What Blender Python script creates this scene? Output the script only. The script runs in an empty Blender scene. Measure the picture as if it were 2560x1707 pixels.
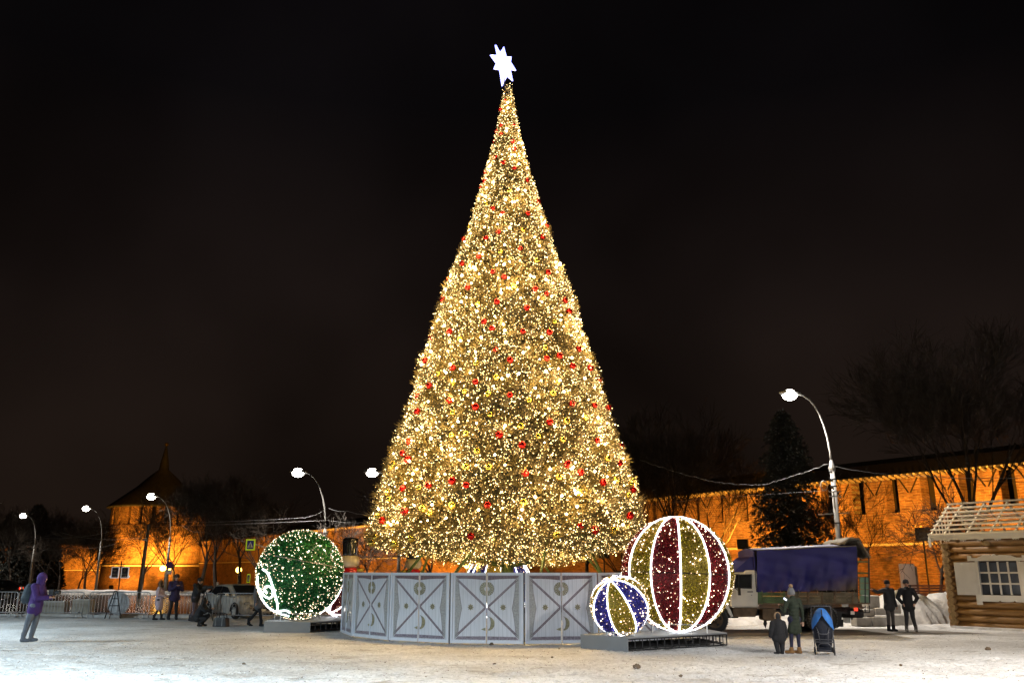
import bpy, math, random
import numpy as np
from mathutils import Vector, Matrix
random.seed(7); rng = np.random.default_rng(7)
S = bpy.context.scene; COL = S.collection; PI = math.pi; R_ = math.radians
# ------------------------------------------------------------ camera
F = 2147.6; TH = R_(15.01); H = 2.0
cd = bpy.data.cameras.new('camera'); cam = bpy.data.objects.new('camera', cd); COL.objects.link(cam)
cam.location = (0, 0, H); cam.rotation_euler = (PI/2 + TH, 0, 0)
cd.sensor_width = 36; cd.lens = F/2560*36; cd.clip_end = 2000; cd.clip_start = .1
S.camera = cam
# ------------------------------------------------------------ night sky
w = bpy.data.worlds.new('World'); S.world = w; w.use_nodes = True
nt = w.node_tree; nt.nodes.clear()
def N(t, ty, **kw):
    n = t.nodes.new(ty)
    for k, v in kw.items(): setattr(n, k, v)
    return n
out = N(nt, 'ShaderNodeOutputWorld'); bg = N(nt, 'ShaderNodeBackground')
geo = N(nt, 'ShaderNodeNewGeometry'); sep = N(nt, 'ShaderNodeSeparateXYZ'); rp = N(nt, 'ShaderNodeValToRGB')
tc = N(nt, 'ShaderNodeTexCoord')
nt.links.new(tc.outputs['Generated'], sep.inputs[0]); nt.links.new(sep.outputs['Z'], rp.inputs[0])
e = rp.color_ramp.elements
e[0].position = 0; e[0].color = (.0150, .0092, .0064, 1); e[1].position = 1; e[1].color = (.0022, .0018, .0024, 1)
m1 = e.new(.3); m1.color = (.0085, .0056, .0048, 1)
m2 = e.new(.5); m2.color = (.0026, .0021, .0024, 1)
nz = N(nt, 'ShaderNodeTexNoise'); nz.inputs['Scale'].default_value = 2.2; nz.inputs['Detail'].default_value = 3
mr = N(nt, 'ShaderNodeMapRange'); mr.inputs[1].default_value = .35; mr.inputs[2].default_value = .7; mr.inputs[3].default_value = .45; mr.inputs[4].default_value = 1.5
nt.links.new(tc.outputs['Generated'], nz.inputs['Vector']); nt.links.new(nz.outputs[0], mr.inputs[0])
nt.links.new(rp.outputs[0], bg.inputs[0]); nt.links.new(mr.outputs[0], bg.inputs[1]); nt.links.new(bg.outputs[0], out.inputs[0])
S.view_settings.view_transform = 'Standard'; S.view_settings.look = 'None'; S.view_settings.exposure = 0; S.view_settings.gamma = 1
S.render.engine = 'CYCLES'
c = S.cycles; c.max_bounces = 5; c.diffuse_bounces = 2; c.glossy_bounces = 3; c.transmission_bounces = 4; c.transparent_max_bounces = 6
c.sample_clamp_indirect = 2.0; c.sample_clamp_direct = 0; c.caustics_reflective = False; c.caustics_refractive = False
c.use_light_tree = True; c.use_denoising = True

# ------------------------------------------------------------ projection of a photo pixel to the place
def ray(px, py):
    a = (px-1280)/F; b = (853.5-py)/F
    return Vector((a, math.cos(TH)-b*math.sin(TH), math.sin(TH)+b*math.cos(TH)))
def at(px, py, Y):
    d = ray(px, py); return Vector((0, 0, H)) + d*(Y/d.y)
def gnd(px, py, z=0):
    d = ray(px, py); return Vector((0, 0, H)) + d*((z-H)/d.z)
def colx(px, Y, py=1429): return at(px, py, Y).x

# ------------------------------------------------------------ mesh helpers
class MB:
    def __init__(s): s.v = []; s.f = []
    def add(s, vs, fs):
        o = len(s.v); s.v += [tuple(v) for v in vs]; s.f += [tuple(i+o for i in f) for f in fs]; return s
    def box(s, c, d, rz=0, M=None):
        hx, hy, hz = d[0]/2, d[1]/2, d[2]/2
        P = [Vector((x*hx, y*hy, z*hz)) for x in (-1, 1) for y in (-1, 1) for z in (-1, 1)]
        if M is None: M = Matrix.Rotation(rz, 3, 'Z')
        P = [Vector(c)+M @ p for p in P]
        return s.add(P, [(0, 1, 3, 2), (4, 6, 7, 5), (0, 4, 5, 1), (2, 3, 7, 6), (0, 2, 6, 4), (1, 5, 7, 3)])
    def bar(s, a, b, w, h=None, up=(0, 0, 1)):
        a = Vector(a); b = Vector(b); h = h or w; z = (b-a); L = z.length; z.normalize()
        x = z.cross(Vector(up))
        if x.length < 1e-4: x = z.cross(Vector((0, 1, 0)))
        x.normalize(); y = x.cross(z)
        M = Matrix((x, y, z)).transposed()
        return s.box((a+b)/2, (w, h, L), M=M)
    def tube(s, pts, r, n=8, cap=True):
        pts = [Vector(p) for p in pts]; k = len(pts)
        rs = r if isinstance(r, (list, tuple)) else [r]*k
        vs = []; px = None
        for i, p in enumerate(pts):
            t = (pts[min(i+1, k-1)]-pts[max(i-1, 0)]).normalized()
            if px is None:
                px = t.cross(Vector((0, 0, 1)))
                if px.length < .01: px = t.cross(Vector((0, 1, 0)))
            px = (px - t*px.dot(t)).normalized(); py = t.cross(px)
            for j in range(n):
                a = 2*PI*j/n; vs.append(p+(px*math.cos(a)+py*math.sin(a))*rs[i])
        fs = [(i*n+j, i*n+(j+1) % n, (i+1)*n+(j+1) % n, (i+1)*n+j) for i in range(k-1) for j in range(n)]
        if cap: fs += [tuple(range(n))[::-1], tuple((k-1)*n+j for j in range(n))]
        return s.add(vs, fs)
    def lathe(s, prof, n=16, c=(0, 0, 0), M=None, ends=True):
        vs = []; c = Vector(c)
        for r, z in prof:
            for j in range(n):
                p = Vector((r*math.cos(2*PI*j/n), r*math.sin(2*PI*j/n), z))
                vs.append(c+(M @ p if M else p))
        k = len(prof)
        fs = [(i*n+j, i*n+(j+1) % n, (i+1)*n+(j+1) % n, (i+1)*n+j) for i in range(k-1) for j in range(n)]
        if ends and prof[0][0] > 1e-4: fs.append(tuple(range(n))[::-1])
        if ends and prof[-1][0] > 1e-4: fs.append(tuple((k-1)*n+j for j in range(n)))
        return s.add(vs, fs)
    def prism(s, poly, M, t):
        """poly 2-D, extruded by t along local y; M maps local (x, y, z) to place"""
        n = len(poly)
        vs = [M @ Vector((x, 0, z)) for x, z in poly]+[M @ Vector((x, t, z)) for x, z in poly]
        fs = [tuple(range(n)), tuple(range(2*n-1, n-1, -1))]+[(i, n+i, n+(i+1) % n, (i+1) % n) for i in range(n)]
        return s.add(vs, fs)
    def ell(s, c, r, n=10, m=7, M=None):
        prof = [(math.sin(PI*i/m), -math.cos(PI*i/m)) for i in range(m+1)]
        prof[0] = (0.0, -1); prof[-1] = (0.0, 1); D = Matrix.Diagonal(Vector(r) if hasattr(r, '__len__') else Vector((r, r, r)))
        return s.lathe(prof, n, c, (M @ D) if M else D)
    def cap(s, a, b, ra, rb, n=10):
        """tapered limb with round ends"""
        a = Vector(a); b = Vector(b); t = (b-a).normalized(); P = []; Rr = []
        for k in range(4):
            an = PI/2*k/3; P.append(a-t*ra*math.cos(an)); Rr.append(max(.001, ra*math.sin(an)))
        for k in range(4):
            an = PI/2*k/3; P.append(b+t*rb*math.sin(an)); Rr.append(max(.001, rb*math.cos(an)))
        return s.tube(P, Rr, n)
    def mesh(s, name, m, smooth=False):
        me = bpy.data.meshes.new(name); me.from_pydata(s.v, [], s.f); me.validate(); me.update()
        if smooth: me.polygons.foreach_set('use_smooth', [True]*len(me.polygons))
        if m: me.materials.append(m)
        return me
    def build(s, name, m, parent=None, smooth=False, **tags):
        return link(name, s.mesh(name, m, smooth), parent, **tags)
def npmesh(name, V, Fc, m, smooth=False):
    me = bpy.data.meshes.new(name); V = np.asarray(V, np.float32).reshape(-1, 3); Fc = np.asarray(Fc, np.int32)
    k = Fc.shape[1]; me.vertices.add(len(V)); me.vertices.foreach_set('co', V.ravel())
    me.loops.add(Fc.size); me.loops.foreach_set('vertex_index', Fc.ravel())
    me.polygons.add(len(Fc)); me.polygons.foreach_set('loop_start', np.arange(0, Fc.size, k, dtype=np.int32))
    me.update(calc_edges=True); me.validate()
    if smooth: me.polygons.foreach_set('use_smooth', [True]*len(me.polygons))
    me.materials.append(m); return me
def tag(o, label=None, cat=None, group=None, kind=None):
    if label: o['label'] = label
    if cat: o['category'] = cat
    if group: o['group'] = group
    if kind: o['kind'] = kind
    return o
def link(name, data, parent=None, **t):
    o = bpy.data.objects.new(name, data); COL.objects.link(o); o.parent = parent
    return tag(o, **t)
def thing(name, label, cat, loc=(0, 0, 0), rz=0, group=None):
    o = link(name, None, None, label=label, cat=cat, group=group); o.location = loc; o.rotation_euler = (0, 0, rz); o.empty_display_size = .2
    return o
def kids(o): return [x for x in bpy.data.objects if x.parent == o]
def copy_tree(o, parent=None, K=None):
    if K is None:
        K = {}
        for x in bpy.data.objects:
            if x.parent: K.setdefault(x.parent.name, []).append(x)
    n = o.copy(); COL.objects.link(n); n.parent = parent
    for ch in K.get(o.name, []): copy_tree(ch, n, K)
    return n
def lamp(name, kind, loc, power, col, radius=.1, parent=None, aim=None, angle=120, blend=.6):
    l = bpy.data.lights.new(name, kind); l.energy = power; l.color = col; l.shadow_soft_size = radius
    if kind == 'SPOT': l.spot_size = R_(angle); l.spot_blend = blend
    o = link(name, l, parent); o.location = loc
    if aim is not None: o.rotation_euler = (Vector(aim)-Vector(loc)).to_track_quat('-Z', 'Y').to_euler()
    return o

# ------------------------------------------------------------ materials
def mat(name, col, rough=.6, metal=0, var=.15, scale=6., bump=0., bscale=None, em=None, ems=0, spec=.5, sample=True, trans=0, coat=0, alpha=None):
    m = bpy.data.materials.new(name); m.use_nodes = True; t = m.node_tree; b = t.nodes['Principled BSDF']
    b.inputs['Roughness'].default_value = rough; b.inputs['Metallic'].default_value = metal
    b.inputs['Specular IOR Level'].default_value = spec; b.inputs['Transmission Weight'].default_value = trans
    b.inputs['Coat Weight'].default_value = coat
    b.inputs['Base Color'].default_value = (*col, 1)
    if var or bump:
        tc = N(t, 'ShaderNodeTexCoord'); n = N(t, 'ShaderNodeTexNoise'); n.inputs['Scale'].default_value = scale; n.inputs['Detail'].default_value = 6
        t.links.new(tc.outputs['Object'], n.inputs['Vector'])
        if var:
            mx = N(t, 'ShaderNodeValToRGB'); e = mx.color_ramp.elements
            e[0].position = .3; e[1].position = .7
            e[0].color = (*[x*(1-var) for x in col], 1); e[1].color = (*[min(1, x*(1+var)) for x in col], 1)
            t.links.new(n.outputs[0], mx.inputs[0]); t.links.new(mx.outputs[0], b.inputs['Base Color'])
        if bump:
            n2 = N(t, 'ShaderNodeTexNoise'); n2.inputs['Scale'].default_value = bscale or scale*4; n2.inputs['Detail'].default_value = 5
            t.links.new(tc.outputs['Object'], n2.inputs['Vector'])
            bp = N(t, 'ShaderNodeBump'); bp.inputs['Strength'].default_value = bump; bp.inputs['Distance'].default_value = .05
            t.links.new(n2.outputs[0], bp.inputs['Height']); t.links.new(bp.outputs[0], b.inputs['Normal'])
    if em:
        b.inputs['Emission Color'].default_value = (*em, 1); b.inputs['Emission Strength'].default_value = ems
        if not sample: m.cycles.emission_sampling = 'NONE'
    return m
def bulbmat(name, c0, c1, s0, s1):
    """little lamps whose brightness and tint differ from one to the next"""
    m = bpy.data.materials.new(name); m.use_nodes = True; t = m.node_tree; t.nodes.clear()
    o = N(t, 'ShaderNodeOutputMaterial'); e = N(t, 'ShaderNodeEmission'); g = N(t, 'ShaderNodeNewGeometry')
    r = N(t, 'ShaderNodeValToRGB'); r.color_ramp.elements[0].color = (*c0, 1); r.color_ramp.elements[1].color = (*c1, 1)
    p = N(t, 'ShaderNodeMath', operation='POWER'); p.inputs[1].default_value = 2.2
    q = N(t, 'ShaderNodeMapRange'); q.inputs[3].default_value = s0; q.inputs[4].default_value = s1
    t.links.new(g.outputs['Random Per Island'], r.inputs[0]); t.links.new(g.outputs['Random Per Island'], p.inputs[0])
    t.links.new(p.outputs[0], q.inputs[0]); t.links.new(r.outputs[0], e.inputs[0]); t.links.new(q.outputs[0], e.inputs[1]); t.links.new(e.outputs[0], o.inputs[0])
    m.cycles.emission_sampling = 'NONE'; return m
M = {}
M['steel'] = mat('galvanised_steel', (.42, .42, .43), .42, .7, .2, 20)
M['pole'] = mat('grey_pole_paint', (.22, .22, .215), .55, .2, .25, 3)
M['darkmetal'] = mat('dark_metal', (.03, .03, .032), .5, .5, .3, 8)
M['black'] = mat('black_rubber', (.018, .018, .019), .75, 0, .3, 12, .3)
M['white'] = mat('white_paint', (.72, .72, .71), .45, 0, .06, 4)
M['snow'] = mat('snow', (.62, .61, .60), .75, 0, .25, 1.7, .8, 9)
M['bark'] = mat('bark', (.055, .042, .033), .9, 0, .4, 4, .6, 14)
M['frost2'] = mat('snow_on_needles', (.35, .34, .33), .8, 0, .2, 3)
M['twig'] = mat('twigs', (.032, .024, .018), .9, 0, .3, 4)
M['lime'] = mat('limewash', (.45, .42, .38), .9, 0, .2, 6)
M['needle'] = mat('fir_needles', (.13, .095, .024), .6, 0, .45, 3)
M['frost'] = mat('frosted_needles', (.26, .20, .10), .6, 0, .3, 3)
M['spruce'] = mat('spruce_needles', (.045, .05, .045), .8, 0, .4, 3)
M['core'] = mat('inner_branches', (.03, .026, .012), .9, 0, .3, 3)
M['greenpole'] = mat('green_strut_paint', (.06, .10, .03), .5, .2, .2, 5)
M['redball'] = mat('red_mirror_bauble', (.50, .008, .006), .14, .75, 0)
M['goldball'] = mat('gold_mirror_bauble', (.75, .55, .10), .1, .9, 0)
M['bulb'] = bulbmat('warm_bulb_glow', (1, .58, .15), (1, .77, .36), 1.5, 13)
M['bulbbig'] = mat('bright_bulb_glow', (1, .9, .6), em=(1, .8, .38), ems=26, var=0, sample=False)
M['bulbpink'] = bulbmat('fairy_light_glow', (1, .62, .32), (1, .86, .66), 1.5, 14)
M['rope'] = mat('white_led_rope', (.9, .9, 1), em=(.86, .93, 1), ems=5, var=0)
M['star'] = mat('blue_white_led', (.9, .9, 1), em=(.22, .26, 1), ems=3.2, var=0)
M['starcore'] = mat('white_led_panel', (.9, .9, 1), em=(.9, .92, 1), ems=6, var=0)
M['lampglow'] = mat('street_lamp_glow', (1, 1, 1), em=(1, .94, .82), ems=30, var=0, sample=False)
M['sodium'] = mat('sodium_globe_glow', (1, .8, .3), em=(1, .60, .10), ems=14, var=0, sample=False)
def tinsel(n, c): return mat(n, c, .32, .5, .85, 34, spec=.8)
M['tred'] = tinsel('red_tinsel', (.20, .010, .014)); M['tgold'] = tinsel('gold_tinsel', (.36, .26, .02)); M['tblue'] = tinsel('blue_tinsel', (.035, .03, .30)); M['tgreen'] = tinsel('green_tinsel', (.012, .14, .035))
def bladevar(m):
    t = m.node_tree; b = t.nodes['Principled BSDF']; l = b.inputs['Base Color'].links[0]; s_ = l.from_socket; g = N(t, 'ShaderNodeNewGeometry'); p = N(t, 'ShaderNodeMath', operation='POWER'); p.inputs[1].default_value = 2.5
    q = N(t, 'ShaderNodeMapRange'); q.inputs[3].default_value = .4; q.inputs[4].default_value = 4.5; h = N(t, 'ShaderNodeHueSaturation'); t.links.new(g.outputs['Random Per Island'], p.inputs[0]); t.links.new(p.outputs[0], q.inputs[0])
    t.links.new(q.outputs[0], h.inputs['Value']); t.links.new(s_, h.inputs['Color']); t.links.new(h.outputs[0], b.inputs['Base Color'])
for k_ in ('tred', 'tgold', 'tblue', 'tgreen'):
    c_ = M[k_].node_tree.nodes['Principled BSDF'].inputs['Base Color'].default_value; M[k_+'_base'] = mat(M[k_].name+'_backing', (c_[0]*.8, c_[1]*.8, c_[2]*.8), .5, .3, .8, 30); bladevar(M[k_])
M['tdark'] = tinsel('dark_tinsel', (.06, .01, .02))
M['platgrey'] = mat('grey_platform_board', (.26, .27, .28), .55, 0, .06, 3)
M['glass'] = mat('dark_glass', (.02, .022, .025), .05, 0, 0, spec=.8)
M['skin'] = mat('skin', (.45, .27, .19), .6, 0, .05)
def cloth(n, c, b=.3): return mat(n, c, .85, 0, .2, 9, b, 30)

# brick masonry with courses in relief
def brickmat(name, c1, c2, mortar, scale=1.0, bw=.27, rh=.085):
    m = bpy.data.materials.new(name); m.use_nodes = True; t = m.node_tree; b = t.nodes['Principled BSDF']
    tc = N(t, 'ShaderNodeTexCoord'); sp = N(t, 'ShaderNodeSeparateXYZ'); cb = N(t, 'ShaderNodeCombineXYZ')
    t.links.new(tc.outputs['Object'], sp.inputs[0]); t.links.new(sp.outputs['X'], cb.inputs[0]); t.links.new(sp.outputs['Z'], cb.inputs[1])
    br = N(t, 'ShaderNodeTexBrick'); br.inputs['Scale'].default_value = scale; br.inputs['Brick Width'].default_value = bw; br.inputs['Row Height'].default_value = rh
    br.inputs['Mortar Size'].default_value = .014; br.inputs['Mortar Smooth'].default_value = .3
    br.inputs['Color1'].default_value = (*c1, 1); br.inputs['Color2'].default_value = (*c2, 1); br.inputs['Mortar'].default_value = (*mortar, 1)
    n = N(t, 'ShaderNodeTexNoise'); n.inputs['Scale'].default_value = .6; n.inputs['Detail'].default_value = 8; n.inputs['Roughness'].default_value = .7
    t.links.new(tc.outputs['Object'], n.inputs['Vector'])
    r = N(t, 'ShaderNodeMapRange'); r.inputs[1].default_value = .3; r.inputs[2].default_value = .7; r.inputs[3].default_value = .38; r.inputs[4].default_value = 1.35
    t.links.new(n.outputs[0], r.inputs[0])
    n2 = N(t, 'ShaderNodeTexNoise'); n2.inputs['Scale'].default_value = 6; n2.inputs['Detail'].default_value = 2
    cmb2 = N(t, 'ShaderNodeMapping'); cmb2.inputs['Scale'].default_value = (.35, .35, 1.6); t.links.new(tc.outputs['Object'], cmb2.inputs[0]); t.links.new(cmb2.outputs[0], n2.inputs['Vector'])
    r2 = N(t, 'ShaderNodeMapRange'); r2.inputs[1].default_value = .38; r2.inputs[2].default_value = .62; r2.inputs[3].default_value = .62; r2.inputs[4].default_value = 1.15
    t.links.new(n2.outputs[0], r2.inputs[0])
    mu = N(t, 'ShaderNodeMath', operation='MULTIPLY'); t.links.new(r.outputs[0], mu.inputs[0]); t.links.new(r2.outputs[0], mu.inputs[1])
    hs = N(t, 'ShaderNodeHueSaturation'); t.links.new(br.outputs['Color'], hs.inputs['Color']); t.links.new(mu.outputs[0], hs.inputs['Value'])
    t.links.new(cb.outputs[0], br.inputs['Vector']); t.links.new(hs.outputs[0], b.inputs['Base Color']); b.inputs['Roughness'].default_value = .9
    bp = N(t, 'ShaderNodeBump'); bp.inputs['Strength'].default_value = .9; bp.inputs['Distance'].default_value = .03; bp.invert = True
    t.links.new(br.outputs['Fac'], bp.inputs['Height']); t.links.new(bp.outputs[0], b.inputs['Normal'])
    return m
M['brick'] = brickmat('old_brick', (.34, .19, .11), (.22, .11, .065), (.42, .36, .28), 1, .75, .22)
M['brickfar'] = brickmat('old_brick_tower', (.34, .20, .11), (.26, .14, .08), (.38, .33, .26), 1, 1.1, .45)
M['bricklow'] = brickmat('dark_plinth_brick', (.20, .10, .06), (.14, .07, .045), (.20, .16, .13), 1, .75, .22)
M['ledge'] = mat('snowy_ledge', (.5, .44, .38), .8, 0, .25, 2)
M['roof'] = mat('dark_sheet_roof', (.045, .045, .055), .85, 0, .25, 1)
M['rooftile'] = mat('dark_roof', (.022, .024, .03), .8, 0, .25, 1)
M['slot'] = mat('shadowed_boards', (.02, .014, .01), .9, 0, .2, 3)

# trampled snow ground
def groundmat():
    m = bpy.data.materials.new('trampled_snow'); m.use_nodes = True; t = m.node_tree; b = t.nodes['Principled BSDF']
    tc = N(t, 'ShaderNodeTexCoord')
    def noise(s, d=6, ro=.6, sc=(1, 1, 1)):
        mp = N(t, 'ShaderNodeMapping'); mp.inputs['Scale'].default_value = sc; t.links.new(tc.outputs['Object'], mp.inputs[0])
        n = N(t, 'ShaderNodeTexNoise'); n.inputs['Scale'].default_value = s; n.inputs['Detail'].default_value = d; n.inputs['Roughness'].default_value = ro
        t.links.new(mp.outputs[0], n.inputs['Vector']); return n.outputs[0]
    def ramp(src, *st):
        r = N(t, 'ShaderNodeValToRGB'); e = r.color_ramp.elements
        e[0].position, e[0].color = st[0][0], (*st[0][1], 1); e[1].position, e[1].color = st[-1][0], (*st[-1][1], 1)
        for p_, c_ in st[1:-1]: q = e.new(p_); q.color = (*c_, 1)
        t.links.new(src, r.inputs[0]); return r.outputs[0]
    def mix(a, b_, f, mode='MIX'):
        x = N(t, 'ShaderNodeMix', data_type='RGBA', blend_type=mode)
        for s_, i in ((f, 0), (a, 6), (b_, 7)):
            if isinstance(s_, (int, float)): x.inputs[i].default_value = s_
            elif isinstance(s_, tuple): x.inputs[i].default_value = (*s_, 1)
            else: t.links.new(s_, x.inputs[i])
        return x.outputs[2]
    g = lambda v: (v, v, v)
    base = ramp(noise(.22, 8, .65), (.36, (.50, .48, .46)), (.52, (.66, .655, .65)), (.66, (.82, .82, .82)))
    grit = ramp(noise(9, 8, .8), (.40, g(.50)), (.52, g(1)), (.8, g(1.0)))
    c1 = mix(base, grit, .75, 'MULTIPLY')
    patch = ramp(noise(.55, 5, .75, (1, 2.0, 1)), (.56, g(0)), (.66, g(1)))
    c2 = mix(c1, (.26, .235, .20), patch, 'MIX')
    c2 = mix(c1, c2, .8)
    spk = ramp(noise(38, 2, .5), (.66, g(0)), (.70, g(1)))
    c3 = mix(c2, (.13, .12, .10), spk)
    c3 = mix(c2, c3, .6)
    t.links.new(c3, b.inputs['Base Color'])
    t.links.new(ramp(noise(3, 4), (.3, g(.42)), (.7, g(.85))), b.inputs['Roughness'])
    bp = N(t, 'ShaderNodeBump'); bp.inputs['Strength'].default_value = .9; bp.inputs['Distance'].default_value = .09
    bp2 = N(t, 'ShaderNodeBump'); bp2.inputs['Strength'].default_value = .6; bp2.inputs['Distance'].default_value = .03
    t.links.new(noise(2.4, 8, .75), bp.inputs['Height']); t.links.new(noise(22, 5, .7), bp2.inputs['Height']); t.links.new(bp.outputs[0], bp2.inputs['Normal'])
    t.links.new(bp2.outputs[0], b.inputs['Normal']); return m
M['ground'] = groundmat()
def roadmat():
    m = mat('wet_icy_asphalt', (.13, .115, .095), .25, 0, .75, .22, .5, 3); return m
M['road'] = roadmat()
M['park'] = mat('park_ground_old_snow', (.16, .14, .12), .9, 0, .6, .5, .4, 3)
M['slush'] = mat('brown_slush_on_asphalt', (.17, .155, .135), .5, 0, .35, 1.2, .4, 8)
# ============================================================ SETTING
def smooth(a, b, x):
    t = min(1, max(0, (x-a)/(b-a))); return t*t*(3-2*t)
def gz(x, y): return -4.0*smooth(98, 170, y)*smooth(10, -25, x)
def grid(name, xs, ys, m, z=0, fz=gz, kind='structure', label=None, cat=None):
    V = [(x, y, fz(x, y)+z) for y in ys for x in xs]; nx = len(xs)
    Fc = [(j*nx+i, j*nx+i+1, (j+1)*nx+i+1, (j+1)*nx+i) for j in range(len(ys)-1) for i in range(nx-1)]
    return link(name, npmesh(name, V, Fc, m, True), None, kind=kind, label=label, cat=cat)
def gz_sq(x, y):
    # uneven trampled surface near the viewer
    n = .035*math.sin(x*1.3+math.sin(y*.9)*2)*math.sin(y*1.1+1.7*math.sin(x*.6)) + .02*math.sin(3.1*x+y*2.3)*math.sin(2.7*y-x*1.9)
    return gz(x, y)+n*smooth(0, 6, y)*(1-smooth(21, 23.5, y))
xs = sorted(set(list(np.linspace(-600, -40, 8))+list(np.arange(-40, -17, .5))+list(np.arange(-17, 17, .14))+list(np.arange(17, 40.1, .5))+list(np.linspace(40, 600, 8))))
ys = sorted(set([-300, -60, -20]+list(np.arange(-5, 8, .5))+list(np.arange(8, 28, .12))+list(np.arange(28, 42, .5))+list(np.arange(42, 180, 6))+[200, 300, 500, 900, 1500]))
grid('ground', xs, ys, M['ground'], 0, gz_sq, label='trampled grey snow covering the whole square')
gd = bpy.data.objects['ground'].data; A_ = np.zeros(len(gd.vertices)*3, np.float32); gd.vertices.foreach_get('co', A_); A_ = A_.reshape(-1, 3)
near = np.where((A_[:, 1] > 7) & (A_[:, 1] < 29) & (np.abs(A_[:, 0]) < 18))[0]; Q = A_[near]
rg = np.random.default_rng(4); dz = np.zeros(len(Q))
for _ in range(46):                      # walking tracks: rows of left and right prints
    a = rg.uniform(0, 2*PI); p = np.array([rg.uniform(-14, 14), rg.uniform(9, 27)]); d = np.array([math.cos(a), math.sin(a)]); nrm = np.array([-d[1], d[0]])
    for k in range(16):
        c_ = p+d*.68*k+nrm*(.11 if k % 2 else -.11)+rg.normal(0, .05, 2); v = Q[:, :2]-c_; u = v@d; w_ = v@nrm; m_ = (np.abs(u) < .5) & (np.abs(w_) < .4)
        e_ = np.sqrt((u[m_]/.19)**2+(w_[m_]/.12)**2); dz[m_] += -.045*np.exp(-e_**4)+.018*np.exp(-((e_-1.45)/.3)**2)
for a, p0 in ((.10, (-16, 15.0)), (.14, (-16, 16.6)), (-.22, (-14, 22)), (-.20, (-14, 23.5))):      # vehicle ruts
    v = Q[:, :2]-np.array(p0); w_ = -v[:, 0]*math.sin(a)+v[:, 1]*math.cos(a)+.25*np.sin(v[:, 0]*.21); dz += -.035*np.exp(-(w_/.13)**4)+.015*np.exp(-((np.abs(w_)-.24)/.07)**2)
A_[near, 2] += dz+rg.normal(0, .004, len(near)); gd.vertices.foreach_set('co', A_.ravel()); gd.update()
# road beyond the barriers, wet asphalt, ran along behind the square
def strip(name, pts, m, z, **t):
    b = MB(); b.add([(x, y, z) for x, y in pts], [tuple(range(len(pts)))]); return b.build(name, m, None, **t)
strip('road', [(-160, 43.5), (-4.5, 43.5), (2, 46), (10, 52), (10, 60), (-4, 68), (-30, 82), (-160, 93)], M['road'], .006, kind='structure', label='wet icy road behind the crowd barriers')
strip('pavement', [(4.4, 28.8), (16, 30.3), (15, 31.8), (13, 33.2), (4.6, 32.2), (1, 33)][:5], M['slush'], .012, kind='structure', label='dark slushy strip of asphalt under the truck')
# far park ground strip beyond the road
def gz2(x, y): return gz(x, y)
xs2 = list(np.linspace(-170, 60, 40)); ys2 = [86, 98, 110, 122, 135, 150, 172, 210, 260, 300]
grid('park_ground', xs2, ys2, M['park'], .03, label='dark park ground in front of the fortress wall')
# snow banks (long uneven heaps)
def bank(name, P, w, h, label, m=None, n=60, seed=0, cat='snow'):
    r = np.random.default_rng(seed); b = MB(); P = [Vector((*p, 0)) if len(p) == 2 else Vector(p) for p in P]
    L = [0]
    for i in range(len(P)-1): L.append(L[-1]+(P[i+1]-P[i]).length)
    def pt(s):
        for i in range(len(P)-1):
            if s <= L[i+1]: return P[i].lerp(P[i+1], (s-L[i])/(L[i+1]-L[i])), (P[i+1]-P[i]).normalized()
        return P[-1], (P[-1]-P[-2]).normalized()
    K = 9; vs = []
    for i in range(n+1):
        p, t = pt(L[-1]*i/n); nn = Vector((-t.y, t.x, 0)); e = min(1, i/3, (n-i)/3); hh = h*(.6+.7*r.random())*(.15+.85*e)
        for k in range(K):
            u = -1+2*k/(K-1); q = p+nn*(u*w/2*(.85+.3*r.random())); z = hh*max(0, 1-u*u)**.8*(.75+.5*r.random())
            vs.append([q.x, q.y, q.z+z-(.05 if k in (0, K-1) else 0)])
    A_ = np.array(vs).reshape(n+1, K, 3)
    for _ in range(2): A_[1:-1, 1:-1] = .4*A_[1:-1, 1:-1]+.15*(A_[:-2, 1:-1]+A_[2:, 1:-1]+A_[1:-1, :-2]+A_[1:-1, 2:])
    vs = [tuple(v) for v in A_.reshape(-1, 3)]
    fs = [(i*K+k, (i+1)*K+k, (i+1)*K+k+1, i*K+k+1) for i in range(n) for k in range(K-1)]
    b.add(vs, fs); o = b.build(name, m or M['snow'], None, smooth=True, kind='stuff', label=label); return o
bank('snow_bank', [(-95, 93), (-60, 90), (-42, 86), (-30, 82.5)], 5, .38, 'low snow bank along the far kerb of the road', n=120, seed=1)
bank('snow_bank', [(-30, 82.5), (-15, 76), (-2, 69)], 4, .42, 'snow bank behind the parked silver car', n=60, seed=2)
bank('snow_ridge', [(-26, 42.2), (-16.5, 41.4), (-12.8, 40.8), (-9, 40.2)], .7, .14, 'ridge of lumpy snow along the foot of the barriers', n=140, seed=3)
bank('snow_bank', [(3.5, 36.2), (8, 36.6), (13.2, 36.8)], 3.2, .55, 'bright snow bank behind the truck', n=60, seed=4)
bank('snow_bank', [(14.6, 36.4), (17.5, 37.6), (20, 38.5)], 2.6, 1.2, 'tall snow heap between the stone blocks and the log hut', n=40, seed=5)
bank('snow_ridge', [(13.6, 33.0), (15.2, 33.2), (16.2, 33.4)], .9, .12, 'thin snow ridge at the left corner of the log hut', n=30, seed=6)

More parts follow.
